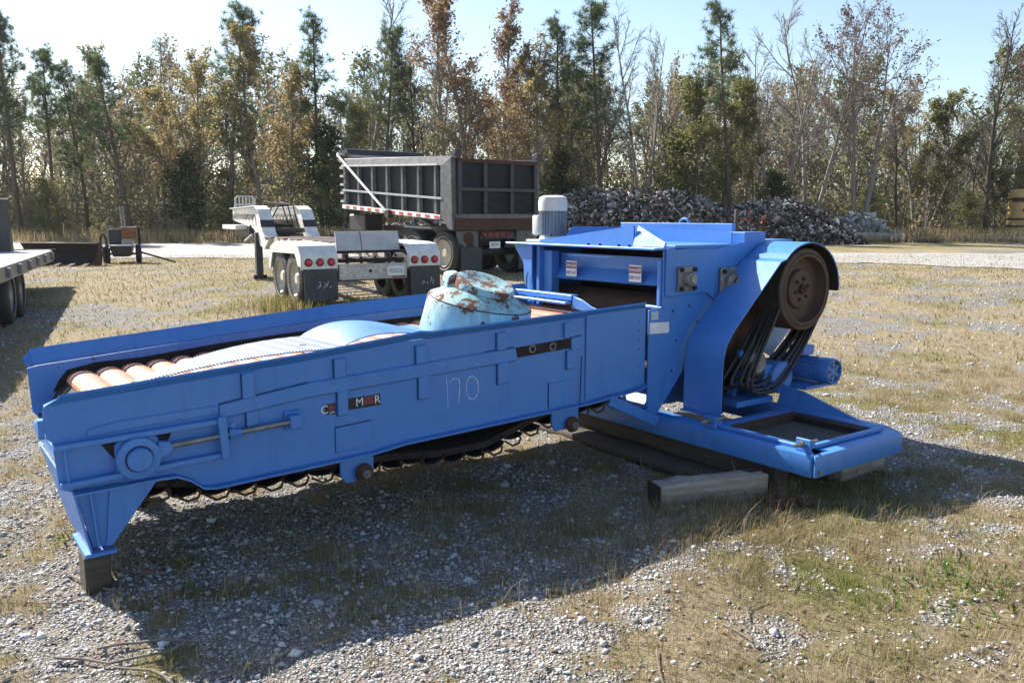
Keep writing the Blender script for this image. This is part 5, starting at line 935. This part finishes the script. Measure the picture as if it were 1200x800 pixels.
# fallen leaves and twigs
x, y = scatter(9000, -5, 5, 2.5, 8, lambda x, y: np.clip(fbm(x + 3, y + 8, 1.7, 3) * 1.6 - 0.35, 0.05, 1)); n = len(x)
M_ = rand_rot(n, r); q = np.einsum('nij,kj->nki', M_, np.array([[-1, -.45, 0], [1, -.45, 0], [1, .45, 0], [-1, .45, 0]]) * 0.5) * r.uniform(0.012, 0.034, n)[:, None, None]; q[:, :, 2] *= 0.45; q += np.stack([x, y, gz(x, y) + 0.010], 1)[:, None]
meta(np_mesh('fallen_leaves', q.reshape(-1, 3), np.arange(4 * n), 4, 'autumn_brown', r.random(n)), 'small brown fallen leaves littering the ground', 'leaves', None, 'stuff')
# green broadleaf weeds
wx, wy = [], []
for cxx, cyy, n_, sg in ((2.12, 3.72, 170, 0.17), (1.85, 3.45, 60, 0.2), (-2.3, 4.35, 26, 0.05), (-2.33, 4.75, 22, 0.05), (-1.62, 4.05, 16, 0.03), (1.05, 4.62, 14, 0.03)):
    wx += list(r.normal(cxx, sg, n_)); wy += list(r.normal(cyy, sg, n_))
wx, wy = np.array(wx), np.array(wy)
blades('green_weeds', wx, wy, r.uniform(0.02, 0.06, len(wx)), r.uniform(0.006, 0.018, len(wx)), r.random(len(wx)), 'weed_green', 1.0, 'fresh green weeds at the lower right and by the leg', 'weeds')
# tall weeds round the trailer wheels
cx = np.concatenate([r.normal(-3.6, 0.35, 1100), r.normal(-2.3, 0.5, 500), r.normal(-1.2, 0.3, 300)]); cy = np.concatenate([r.normal(14.0, 0.4, 1100), r.normal(13.9, 0.3, 500), r.normal(14.6, 0.3, 300)])
blades('trailer_weeds', cx, cy, r.uniform(0.06, 0.30, len(cx)), r.uniform(0.008, 0.018, len(cx)), np.clip(r.normal(0.45, 0.22, len(cx)), 0, 1), 'grass_blade', 0.5, 'yellow weeds growing around the white trailer wheels')
# dry brush at the edge of the wood
x = r.uniform(-34, 40, 30000); y = r.uniform(39.5, 46, len(x)); kk = fbm(x, y, 0.35, 3) + 0.10 * (x > 12) > 0.44; x, y = x[kk], y[kk]
blades('dry_brush', x, y, r.uniform(0.25, 0.95, len(x)) * (0.55 + 0.6 * fbm(x, y, 0.5, 2)), r.uniform(0.015, 0.035, len(x)), np.clip(r.normal(0.62, 0.16, len(x)), 0, 1), 'grass_blade', 0.5, 'dry brown brush along the edge of the wood', 'brush')

# ------------------------------------------------------------------ scrap heap and rubble
def heap(name, ridge, n, smin, smax, label, cat, mat, tmean, core_mat, cy, wy):
    rx = np.array(ridge)
    hx = lambda X, Y: np.interp(X, rx[:, 0], rx[:, 1]) * np.clip(1 - ((Y - cy) / wy) ** 2, 0, 1) ** 0.7 * (0.86 + 0.30 * fbm(X, Y, 0.9, 3))
    X = r.uniform(rx[0, 0], rx[-1, 0], n); Y = r.uniform(cy - wy, cy + wy * 0.25, n); H = hx(X, Y); k = (H > 0.04) & (r.random(n) < 0.35 + 0.65 * np.abs(Y - cy) / wy); X, Y, H = X[k], Y[k], H[k]; n = len(X)
    s_ = r.uniform(smin, smax, n) * np.where(r.random(n) < 0.12, 1.7, 1.0); z = gz(X, Y) + H + r.normal(0, 0.05, n) - s_ * 0.3; h_ = n // 2
    o = rocks(name, np.stack([X[:h_], Y[:h_], z[:h_]], 1), s_[:h_], mat, np.clip(r.normal(tmean, 0.3, h_), 0, 1), r, OCT, OCTF, 0.9, 0.45, 0.14)
    meta(o, label, cat, None, 'stuff'); m_ = n - h_
    q = np.einsum('nij,nkj->nki', rand_rot(m_, r), np.array([[-1, -.5, .12], [1, -.5, -.1], [1, .5, .12], [-1, .5, -.12]])[None] * s_[h_:, None, None] * (1 + r.uniform(-0.3, 0.9, (m_, 1, 3)))) + np.stack([X[h_:], Y[h_:], z[h_:] + 0.03], 1)[:, None]
    np_mesh('scrap_pieces', q.reshape(-1, 3), np.arange(4 * m_), 4, mat, np.clip(r.normal(tmean + 0.05, 0.32, m_), 0, 1), o)
    xs_ = np.arange(rx[0, 0], rx[-1, 0], 0.25); ys_ = np.linspace(cy - wy, cy + wy, 17); XX, YY = np.meshgrid(xs_, ys_); V_ = np.stack([XX.ravel(), YY.ravel(), (gz(XX, YY) + hx(XX, YY) - 0.12).ravel()], 1)
    i_ = np.arange(XX.size).reshape(XX.shape); F_ = np.stack([i_[:-1, :-1], i_[:-1, 1:], i_[1:, 1:], i_[1:, :-1]], -1).reshape(-1); np_mesh('heap_core', V_, F_, 4, core_mat, None, o)
    return o
heap('scrap_heap', [(-8.5, 0.1), (-5, 0.85), (-2, 1.15), (0.5, 1.6), (2.6, 2.1), (4.4, 2.6), (5.6, 2.25), (6.8, 2.3), (8.6, 1.9), (10.2, 1.55), (12, 1.85), (13.6, 1.75), (14.8, 1.2), (16.0, 0.1)], 20000, 0.04, 0.105, 'long heap of grey scrap castings along the wood behind the machines', 'scrap heap', 'scrap', 0.44, 'dark_rust', 40.5, 2.3)
heap('rubble_pile', [(14.6, 0.1), (15.6, 0.6), (16.8, 1.25), (17.6, 1.2), (18.6, 0.5), (19.3, 0.05)], 1500, 0.05, 0.15, 'low grey rubble pile between the scrap heap and the yellow tank', 'rubble', 'stone', 0.40, 'concrete', 43.0, 1.3)

# ------------------------------------------------------------------ trees
def tubes(segs, k):
    """segs: rows x0 y0 z0 x1 y1 z1 r0 r1 -> verts, quads"""
    s = np.asarray(segs, float); p, q = s[:, :3], s[:, 3:6]; d = q - p; L = np.linalg.norm(d, axis=1)[:, None] + 1e-9; d = d / L
    ref = np.where(np.abs(d[:, 2:3]) > 0.9, np.array([[1.0, 0, 0]]), np.array([[0, 0, 1.0]])); a = np.cross(d, ref); a /= np.linalg.norm(a, axis=1)[:, None]; b = np.cross(d, a)
    an = np.arange(k) * 2 * math.pi / k; ring = np.cos(an)[None, :, None] * a[:, None] + np.sin(an)[None, :, None] * b[:, None]
    v = np.concatenate([p[:, None] + ring * s[:, 6][:, None, None], q[:, None] + ring * s[:, 7][:, None, None]], 1)
    n = len(s); i0 = (np.arange(n) * 2 * k)[:, None]; j = np.arange(k)[None]; j2 = (j + 1) % k
    f = np.stack([i0 + j, i0 + j2, i0 + k + j2, i0 + k + j], -1).reshape(-1, 4); return v.reshape(-1, 3), f
def ribbons(segs, r_):
    s = np.asarray(segs, float); p, q = s[:, :3], s[:, 3:6]; d = q - p; a = np.cross(d, r_.normal(size=d.shape)); a /= np.linalg.norm(a, axis=1)[:, None] + 1e-9
    v = np.stack([p - a * s[:, 6:7], p + a * s[:, 6:7], q + a * s[:, 7:8], q - a * s[:, 7:8]], 1); return v.reshape(-1, 3), np.arange(len(s) * 4).reshape(-1, 4)
def leaves(pos, size, r_, aspect=0.6):
    n = len(pos); M = rand_rot(n, r_); b = np.array([[-1, -aspect, 0], [1, -aspect, 0], [1, aspect, 0], [-1, aspect, 0]]) * 0.5
    v = np.einsum('nij,kj->nki', M, b) * np.asarray(size)[:, None, None] + pos[:, None]; f = np.arange(n * 4).reshape(-1, 4); return v.reshape(-1, 3), f
def polyline(segs, p, d, length, r0, r1, n, bend, rr, up=0.0):
    pts = [np.array(p, float)]; d = np.array(d, float); st = length / n
    for k in range(n):
        d = d + rr.normal(0, bend, 3) + np.array([0, 0, up]); d /= np.linalg.norm(d); q = pts[-1] + d * st
        ra = r0 + (r1 - r0) * k / n; rb_ = r0 + (r1 - r0) * (k + 1) / n; segs.append((*pts[-1], *q, ra, rb_)); pts.append(q)
    return pts, d
def perp_dir(d, ang, az):
    d = d / np.linalg.norm(d); a = np.cross(d, [0.13, 0.97, 0.2]); a /= np.linalg.norm(a); b = np.cross(d, a)
    return d * math.cos(ang) + (a * math.cos(az) + b * math.sin(az)) * math.sin(ang)
def make_pine(seed, H=12.0, first=0.42, dens=1.0, spread=1.0):
    rr = np.random.default_rng(seed); big, small, lp = [], [], []
    tp, _ = polyline(big, (0, 0, -0.3), (rr.normal(0, 0.03), rr.normal(0, 0.03), 1), H, 0.15, 0.03, 12, 0.018, rr)
    nb = int(74 * dens)
    for k in range(nb):
        f = first + (0.99 - first) * (k / nb) ** 0.9; i_ = min(int(f * 12), 11); fr = f * 12 - i_; p = tp[i_] * (1 - fr) + tp[i_ + 1] * fr
        az = rr.uniform(0, 6.283); up = rr.uniform(-0.05, 0.4) + 0.5 * (f > 0.85); L = spread * (0.5 + 2.3 * (1 - f) ** 0.6) * rr.uniform(0.55, 1.15)
        d = np.array([math.cos(az), math.sin(az), up]); pts, dd = polyline(small, p, d, L, 0.03 * (1.2 - f) + 0.012, 0.008, 4, 0.12, rr, 0.06)
        for q in pts[2:]:
            for _ in range(rr.integers(1, 4)):
                e = q + rr.normal(0, 0.14, 3) * (0.6 + 0.5 * L); lp.append(e); small.append((*q, *e, 0.010, 0.005))
    for k in range(8):       # dead stubs low on the trunk
        f = rr.uniform(0.2, first); i_ = int(f * 12); az = rr.uniform(0, 6.28); polyline(small, tp[i_], (math.cos(az), math.sin(az), rr.uniform(-0.2, 0.2)), rr.uniform(0.3, 1.1), 0.016, 0.005, 3, 0.12, rr)
    lp = np.array(lp); per = 34
    c = np.repeat(lp, per, 0); n = len(c); dr = rr.normal(size=(n, 3)); dr[:, 2] += 0.35; dr /= np.linalg.norm(dr, axis=1)[:, None]; ln = rr.uniform(0.14, 0.32, n)[:, None]
    sd_ = np.cross(dr, rr.normal(size=(n, 3))); sd_ /= np.linalg.norm(sd_, axis=1)[:, None]; wd = 0.017
    v = np.stack([c - sd_ * wd * 0.5, c + sd_ * wd * 0.5, c + dr * ln + sd_ * wd * 0.35, c + dr * ln - sd_ * wd * 0.35], 1).reshape(-1, 3)
    t_ = np.repeat(np.clip(rr.normal(0.45, 0.22, len(lp)), 0, 1), per) + rr.normal(0, 0.07, n)
    return dict(big=big, small=small, lv=(v, np.arange(n * 4).reshape(-1, 4)), tint=np.clip(t_, 0, 1))
def make_broad(seed, H=11.0, leaf_n=0, leaf_s=0.12, spread=1.0, first=0.3, upright=0.5, r0=0.16, forks=1, tint=(0.5, 0.25), lowbias=0.0, nl=14, tw=0.007):
    rr = np.random.default_rng(seed); big, small, tips = [], [], []
    stems = []
    for s_ in range(forks):
        d = np.array([rr.normal(0, 0.05) + (0.22 * (s_ - (forks - 1) / 2) if forks > 1 else 0), rr.normal(0, 0.05), 1.0])
        tp, dd = polyline(big, (0.1 * s_, 0, -0.3), d, H * rr.uniform(0.86, 1.0), r0 / (1 + 0.25 * (forks - 1)), 0.02, 12, 0.035, rr); stems.append(tp)
    for tp in stems:
        for k in range(int(nl / forks) + 2):
            f = first + (0.96 - first) * ((k + rr.random()) / (nl / forks + 2)); i_ = min(int(f * 12), 11); fr = f * 12 - i_; p = tp[i_] * (1 - fr) + tp[i_ + 1] * fr
            td = tp[i_ + 1] - tp[i_]; ang = rr.uniform(0.45, 0.95) * (1.25 - 0.5 * upright); L = spread * H * (0.10 + 0.30 * (1 - f) ** 0.7) * rr.uniform(0.6, 1.1)
            pts, dd = polyline(big if f < 0.6 else small, p, perp_dir(td, ang, rr.uniform(0, 6.28)), L, 0.055 * (1.15 - f) + 0.014, 0.012, 5, 0.09, rr, 0.07 * upright)
            for q in range(1, 6):
                for _ in range(2):
                    d2 = perp_dir(pts[q] - pts[q - 1], rr.uniform(0.35, 0.9), rr.uniform(0, 6.28)); L2 = L * rr.uniform(0.22, 0.5) * (1.15 - 0.12 * q)
                    pt2, _ = polyline(small, pts[q], d2, L2, 0.014, tw, 3, 0.10, rr, 0.05)
                    for q2 in range(1, 4):
                        for _ in range(2):
                            d3 = perp_dir(pt2[q2] - pt2[q2 - 1], rr.uniform(0.3, 0.9), rr.uniform(0, 6.28)); pt3, _ = polyline(small, pt2[q2], d3, L2 * rr.uniform(0.3, 0.65), tw, tw * 0.55, 2, 0.12, rr, 0.03)
                            tips += [pt3[1], pt3[2]]
    tips = np.array(tips); out = dict(big=big, small=small)
    if leaf_n:
        wgt = np.exp(-lowbias * tips[:, 2] / H); idx = rr.choice(len(tips), leaf_n, p=wgt / wgt.sum()); c = tips[idx] + rr.normal(0, 0.10, (leaf_n, 3))
        cl = rr.normal(tint[0], tint[1] * 0.6, len(tips))[idx]
        out['lv'] = leaves(c, rr.uniform(0.6, 1.3, leaf_n) * leaf_s, rr); out['tint'] = np.clip(cl + rr.normal(0, tint[1] * 0.6, leaf_n), 0, 1)
    return out
def make_bushy(seed, H=4.0, n=6500, cone=False, s_=0.10):
    rr = np.random.default_rng(seed); big, small = [], []; polyline(big, (0, 0, -0.2), (0, 0, 1), H * 0.9, 0.09, 0.02, 6, 0.04, rr); c = []
    for k in range(90):
        f = rr.uniform(0.06, 0.97); az = rr.uniform(0, 6.28); L = (0.45 * H * (1 - f) ** 0.8 + 0.15) * rr.uniform(0.5, 1.1) if cone else 0.42 * H * math.sqrt(max(0.05, 1 - (2 * f - 0.9) ** 2)) * rr.uniform(0.4, 1.1)
        pts, _ = polyline(small, (0, 0, f * H * 0.92), (math.cos(az), math.sin(az), rr.uniform(-0.05, 0.6)), L, 0.02, 0.006, 4, 0.14, rr); c += pts[1:]
    c = np.array(c); i_ = rr.integers(0, len(c), n); tt = rr.normal(0.45, 0.2, len(c))[i_]
    return dict(big=big, small=small, lv=leaves(c[i_] + rr.normal(0, 0.13, (n, 3)), rr.uniform(0.6, 1.4, n) * s_, rr), tint=np.clip(tt + rr.normal(0, 0.12, n), 0, 1))
def proto_meshes(nm, a, bk, leafm):
    out = []
    v1, f1 = tubes(a['big'], 6); parts = [(v1, f1)]; v2, f2 = tubes(a['small'], 3); f2 = f2 + len(v1)
    o = np_mesh(nm + '_trunk', np.concatenate([v1, v2]), np.concatenate([f1, f2]).ravel(), 4, bk, smooth=True); out.append(o.data); bpy.data.objects.remove(o)
    if 'lv' in a:
        o = np_mesh(nm + '_crown', a['lv'][0], a['lv'][1].ravel(), 4, leafm, a['tint']); out.append(o.data); bpy.data.objects.remove(o)
    else: out.append(None)
    return out
PROTO = {}; ARR = {}
def reg(kind, H, a, bk, leafm): PROTO.setdefault(kind, []).append((H, proto_meshes(kind, a, bk, leafm))); ARR.setdefault(kind, []).append((H, a))
for k in range(4): reg('pine', 12, make_pine(100 + k, 12, [0.42, 0.5, 0.36, 0.55][k], [1.0, 0.9, 1.1, 0.8][k], [1.0, 1.1, 0.95, 0.85][k]), 'pine_bark', 'pine_needles')
reg('thin_pine', 12, make_pine(140, 12, 0.58, 0.55, 0.85), 'pine_bark', 'pine_needles')
for k in range(3): reg('yellow', 11, make_broad(200 + k, 11, 8000, 0.095, 0.85, 0.22, 0.7, 0.12, 1, (0.5, 0.24), 0.3), 'grey_bark', 'autumn_yellow')
for k in range(2): reg('brown', 11, make_broad(220 + k, 11, 5500, 0.10, 0.9, 0.25, 0.7, 0.14, 1, (0.5, 0.25)), 'grey_bark', 'autumn_brown')
for k in range(2): reg('olive', 9, make_broad(240 + k, 9, 9500, 0.10, 1.0, 0.15, 0.6, 0.11, 1, (0.45, 0.25)), 'grey_bark', 'olive_green')
for k in range(4): reg('bare', 12, make_broad(260 + k, 12, 0, 0.1, [0.75, 0.9, 0.8, 1.0][k], [0.35, 0.3, 0.42, 0.32][k], 0.9, 0.15, [1, 2, 1, 2][k], nl=18, tw=0.009), 'pale_bark', None)
reg('bare_dark', 12, make_broad(270, 12, 0, 0.1, 0.75, 0.4, 0.8, 0.14, 1, nl=18, tw=0.009), 'dark_bark', None)
reg('spreading', 12, make_broad(280, 12, 3200, 0.10, 1.35, 0.34, 0.45, 0.2, 2, (0.5, 0.25), -0.4, nl=22, tw=0.010), 'grey_bark', 'mauve_buds')
reg('mauve', 12, make_broad(281, 12, 1500, 0.10, 0.9, 0.34, 0.8, 0.15, 1, (0.5, 0.25), nl=20, tw=0.009), 'grey_bark', 'mauve_buds')
for k in range(2): reg('evergreen', 4, make_bushy(300 + k, 4, 4200, True, 0.085), 'dark_bark', 'dark_evergreen')
for k in range(2): reg('bush', 4, make_bushy(310 + k, 4, 4500, False, 0.09), 'grey_bark', 'olive_green')
def top_height(ypx, Yd):
    e = math.atan((400 - ypx) / 1000) - R(8.42); return 1.7 + Yd * math.tan(e)
def plant(name, kind, vi, px, ypx, Yd, label, lean=0.0, squeeze=1.0, group='trees along the edge of the wood', cat='tree'):
    H, (me_t, me_c) = PROTO[kind][vi % len(PROTO[kind])]; x = (px - 600) / 1000 * Yd; z = gh(x, Yd); s = (top_height(ypx, Yd) - z) / (H * 0.97)
    o = empty(name, (x, Yd, z), rng.uniform(0, 6.28), label, cat, group); o.scale = (s * squeeze, s * squeeze, s); o.rotation_euler = (0, R(lean), 0) if lean else (0, 0, o.rotation_euler[2])
    c = bpy.data.objects.new('trunk', me_t); col.objects.link(c); c.parent = o
    if me_c: c = bpy.data.objects.new('crown', me_c); col.objects.link(c); c.parent = o
    return o
TREES = [
 ('pine_tree', 'pine', 0, 4, 70, 46, 'green pine cut off by the left edge of the photo'),
 ('pine_tree', 'pine', 1, 30, 22, 45, 'tallest green pine at the far left of the wood', -2),
 ('pine_tree', 'pine', 3, 75, 60, 46.5, 'slim pine between the far left tall pine and the leaning one'),
 ('pine_tree', 'pine', 2, 108, 78, 48, 'pine with low dense crown left of the leaning pine'),
 ('pine_tree', 'pine', 1, 160, 68, 45, 'thick dark leaning pine right behind the small towed machine', -9),
 ('autumn_tree', 'yellow', 0, 198, 82, 47, 'thin yellow leafed tree just right of the leaning pine'),
 ('autumn_tree', 'yellow', 1, 232, 52, 46.5, 'golden leafed tree left of the tall central left pine'),
 ('pine_tree', 'pine', 2, 272, 10, 45, 'tall broad pine rising above the golden trees, left of the white trailer'),
 ('autumn_tree', 'yellow', 2, 312, 45, 46, 'golden brown tree directly behind the trailer gooseneck'),
 ('autumn_tree', 'yellow', 0, 345, 58, 47.5, 'pale golden tree right of the trailer gooseneck'),
 ('pine_tree', 'thin_pine', 0, 381, 26, 47, 'thin spindly pine with a small tufted top, left of the dump bed'),
 ('autumn_tree', 'olive', 0, 405, 110, 45.5, 'low olive green tree above the front of the dump bed'),
 ('bare_tree', 'bare', 0, 432, -14, 47, 'tallest bare tree rising above the dark pines over the dump bed'),
 ('pine_tree', 'pine', 3, 452, 36, 46, 'dark round topped pine over the middle of the dump bed'),
 ('bare_tree', 'bare_dark', 0, 492, 60, 45.5, 'bare grey tree right of the dark round topped pine'),
 ('autumn_tree', 'brown', 0, 548, -6, 46, 'tall russet leafed tree above the tailgate'),
 ('autumn_tree', 'brown', 1, 588, 18, 47, 'second russet tree just right of the tallest russet one'),
 ('bare_tree', 'bare', 2, 520, 30, 48, 'thin bare tree left of the tall russet tree'),
 ('autumn_tree', 'yellow', 1, 628, 48, 46.5, 'yellowish tree over the right end of the tailgate'),
 ('pine_tree', 'thin_pine', 0, 660, 26, 46, 'slim pine immediately left of the tall pine over the heap'),
 ('pine_tree', 'pine', 0, 703, 8, 45.5, 'tall pine with tufted crown over the left of the scrap heap'),
 ('bare_tree', 'bare', 1, 752, 20, 45, 'pale bare tree with forked trunk over the middle of the heap'),
 ('bare_tree', 'bare', 0, 785, 48, 48, 'slender bare tree right of the pale forked one'),
 ('autumn_tree', 'olive', 1, 815, 96, 45, 'leafy olive green tree behind the scrap heap'),
 ('autumn_tree', 'olive', 0, 842, 85, 46.5, 'yellow green tree left of the dark leaning pine trunk'),
 ('pine_tree', 'thin_pine', 0, 858, 6, 44.5, 'dark leaning pine with long bare trunk above the crusher', -3),
 ('bare_tree', 'bare', 3, 908, 28, 46, 'many stemmed bare tree left of the spreading one'),
 ('bare_tree', 'bare', 1, 945, -4, 45.5, 'tall bare tree just left of the widest spreading tree'),
 ('bare_tree', 'spreading', 0, 1000, 14, 44, 'widest bare tree with reddish buds spreading over the rubble pile', 3),
 ('bare_tree', 'bare_dark', 0, 1045, 95, 46, 'small bare dark tree right of the spreading tree'),
 ('autumn_tree', 'yellow', 2, 1068, 108, 47, 'low yellow green tree under the gap in the skyline'),
 ('autumn_tree', 'olive', 1, 1100, 112, 48, 'olive tree in the gap left of the tall dark bare tree'),
 ('bare_tree', 'bare_dark', 0, 1130, 128, 44.5, 'short black dead trunk left of the tall dark bare tree'),
 ('bare_tree', 'bare_dark', 0, 1152, 2, 45, 'tall slender dark bare tree left of the yellow tank'),
 ('autumn_tree', 'mauve', 0, 1200, 18, 46, 'reddish budded tree cut off by the right edge of the photo'),
 ('autumn_tree', 'olive', 0, 1178, 120, 47, 'olive tree behind the yellow tank'),
 ('cedar', 'evergreen', 0, 905, 192, 43.5, 'dark green cedar behind the right part of the scrap heap'),
 ('cedar', 'evergreen', 1, 655, 170, 46, 'dark cedar behind the upright grey motor'),
 ('cedar', 'evergreen', 0, 225, 168, 46, 'dark bushy cedar left of the trailer gooseneck'),
 ('cedar', 'evergreen', 1, 385, 140, 46.5, 'tall dark cedar just left of the dump bed'),
 ('bush', 'bush', 0, 1128, 222, 43.5, 'bright green bush left of the yellow tank'),
 ('bush', 'bush', 1, 795, 150, 45.5, 'green bush behind the middle of the scrap heap'),
 ('bush', 'bush', 0, 60, 205, 45, 'grey green bush at the foot of the left pines'),
 ('bush', 'bush', 1, 270, 195, 45.2, 'bush at the foot of the tall broad pine'),
 ('bush', 'bush', 0, 1010, 218, 45, 'bush beside the foot of the spreading tree'),
]
for e in TREES:
    sq = 1.1 if e[1] in ('yellow', 'brown') else (0.95 if e[1] == 'evergreen' else 1.0)
    plant(e[0], e[1], e[2], e[3], e[4], e[5], e[6], e[7] if len(e) > 7 else 0.0, sq, 'bushes at the foot of the wood' if e[0] in ('bush', 'cedar') else 'trees along the edge of the wood', 'bush' if e[0] == 'bush' else 'tree')
# the wood behind: one mass
rw = np.random.default_rng(77); TV, TF, LV, LT = [], [], [], []; nt_ = 0
kinds = ['yellow', 'bare', 'olive', 'bare', 'pine', 'olive', 'yellow', 'bare', 'brown', 'olive', 'mauve', 'bare']
for k in range(290):
    kd = kinds[rw.integers(len(kinds))]; H, a = ARR[kd][rw.integers(len(ARR[kd]))]; Yd = rw.uniform(47.5, 80); x = rw.uniform(-0.72, 0.72) * Yd
    Ht = rw.uniform(9.0, 12.8) * (0.85 + 0.008 * (Yd - 46)) * (0.72 if 20 < x * 46 / Yd < 25 else 1.0); s = Ht / H; an = rw.uniform(0, 6.28); c_, s_ = math.cos(an), math.sin(an); z = gh(x, Yd)
    Rm = np.array([[c_, -s_, 0], [s_, c_, 0], [0, 0, 1]]) * s; off = np.array([x, Yd, z])
    v1, f1 = tubes(a['big'], 4); sm_ = np.array(a['small']); sm_ = sm_[rw.random(len(sm_)) < (0.46 if kd.startswith('bare') or kd == 'mauve' else 0.20)]; sm_[:, 6:] *= 1.35; v2, f2 = ribbons(sm_, rw)
    for v_, f_ in ((v1, f1), (v2, f2)): TV.append(v_ @ Rm.T + off); TF.append(f_ + nt_); nt_ += len(v_)
    if 'lv' in a:
        q = a['lv'][0].reshape(-1, 4, 3); q = q[rw.random(len(q)) < (0.07 if 'pine' in kd else 0.15)]; ctr = q.mean(1, keepdims=True); q = ctr + (q - ctr) * (1.9 if 'pine' in kd else 1.45)
        LV.append((q.reshape(-1, 3) @ Rm.T + off)); base_t = {'pine': 0.08, 'thin_pine': 0.08, 'olive': 0.32, 'yellow': 0.72, 'brown': 0.8, 'mauve': 0.78}[kd]; LT.append(np.clip(rw.normal(base_t, 0.09, len(q)), 0, 1))
wd_ = np_mesh('woodland', np.concatenate(TV), np.concatenate(TF).ravel(), 4, 'grey_bark'); meta(wd_, 'mass of bare and autumn trees filling the wood behind', 'wood', None, 'stuff')
lv_ = np.concatenate(LV); np_mesh('foliage', lv_, np.arange(len(lv_)), 4, 'wood_mix', np.concatenate(LT), wd_)
# undergrowth
U, UT, US = [], [], []
for k in range(1050):
    Yd = rw.uniform(45.5, 60) if k < 360 else rw.uniform(56, 92); x = rw.uniform(-0.76, 0.76) * Yd; h = rw.uniform(1.0, 3.6) * (1 if Yd < 58 else 1.75); wdt = rw.uniform(0.7, 1.7) * (1 if Yd < 58 else 1.3); n = 130
    p = rw.normal(size=(n, 3)) * [wdt * 0.5, wdt * 0.5, 1]; p[:, 2] = h * rw.beta(1.6, 1.5, n); p += [x, Yd, gh(x, Yd)]
    U.append(p); UT.append(np.clip(rw.normal(rw.choice([0.12, 0.3, 0.3, 0.5, 0.6, 0.82]), 0.1, n), 0, 1))
    for j in range(16):
        e = rw.normal(0, 0.35, 2) * wdt; US.append((x, Yd, gh(x, Yd) - 0.1, x + e[0], Yd + e[1], gh(x, Yd) + h * rw.uniform(0.6, 1.15), 0.02, 0.008))
U = np.concatenate(U); v_, f_ = leaves(U, rw.uniform(0.07, 0.20, len(U)) * np.where(U[:, 1] > 60, 1.6, 1.0), rw, 0.7); ug = np_mesh('undergrowth', v_, f_.ravel(), 4, 'wood_mix', np.concatenate(UT)); meta(ug, 'dark tangled undergrowth at the foot of the wood', 'undergrowth', None, 'stuff')
v_, f_ = ribbons(US, rw); np_mesh('stems', v_, f_.ravel(), 4, 'grey_bark', None, ug)
# orange leafed sapling in front of the heap
sp = empty('sapling', (10.9, 38.6, gh(10.9, 38.6)), 0, 'small sapling with orange leaves in front of the scrap heap', 'sapling')
sg = []; tip = []
for k in range(9):
    pts, _ = polyline(sg, (0, 0, 0), (rw.normal(0, 0.3), rw.normal(0, 0.2), 1), rw.uniform(0.8, 1.6), 0.014, 0.005, 4, 0.1, rw); tip += pts[2:]
v_, f_ = tubes(sg, 4); np_mesh('stem', v_, f_.ravel(), 4, 'grey_bark', None, sp)
tip = np.array(tip); i_ = rw.integers(0, len(tip), 70); v_, f_ = leaves(tip[i_] + rw.normal(0, 0.08, (70, 3)), rw.uniform(0.08, 0.16, 70), rw); np_mesh('leaves', v_, f_.ravel(), 4, 'orange_leaf', None, sp)
# fallen twigs on the gravel
tw_ = []
for k in range(70):
    Yd = rw.uniform(2.7, 6.5); x = rw.uniform(-0.62, 0.62) * Yd; a = rw.uniform(0, 6.28); L = rw.uniform(0.06, 0.28); p = np.array([x, Yd, gh(x, Yd) + 0.012])
    for j in range(3):
        q = p + np.array([math.cos(a), math.sin(a), 0]) * L / 3; q[2] = gh(q[0], q[1]) + 0.014; tw_.append((*p, *q, 0.0035, 0.0025)); p = q; a += rw.normal(0, 0.3)
for x0, y0, a, L in ((-1.75, 3.05, 0.1, 0.55), (-1.62, 3.12, 0.35, 0.4), (-1.95, 4.0, -0.9, 0.35), (-2.15, 3.9, -0.7, 0.45), (-1.5, 3.0, -0.2, 0.4)):
    p = np.array([x0, y0, gh(x0, y0) + 0.02])
    for j in range(5):
        q = p + np.array([math.cos(a), math.sin(a), 0]) * L / 5; q[2] = gh(q[0], q[1]) + 0.02; tw_.append((*p, *q, 0.006, 0.005)); p = q; a += rw.normal(0, 0.25)
v_, f_ = tubes(tw_, 5); meta(np_mesh('fallen_twigs', v_, f_.ravel(), 4, 'grey_bark'), 'thin grey twigs lying on the gravel', 'twigs', None, 'stuff')
# thin haze added to imitate veiling glare and lighten the wood
hz = bpy.data.materials.new('haze'); hz.use_nodes = True; t = hz.node_tree; t.nodes.clear(); pv = N(t, 'ShaderNodeVolumePrincipled'); pv.inputs['Color'].default_value = (0.88, 0.94, 1.0, 1); pv.inputs['Density'].default_value = 0.0002; pv.inputs['Anisotropy'].default_value = 0.3
ou = N(t, 'ShaderNodeOutputMaterial'); t.links.new(pv.outputs[0], ou.inputs['Volume'])
m = MB(); m.box(-120, 120, -60, 140, -1.2, 17.0); MATS['haze'] = hz; o = m.build('haze', 'haze', smooth=False); meta(o, 'thin added haze lightening the yard and wood', 'haze', None, 'stuff')
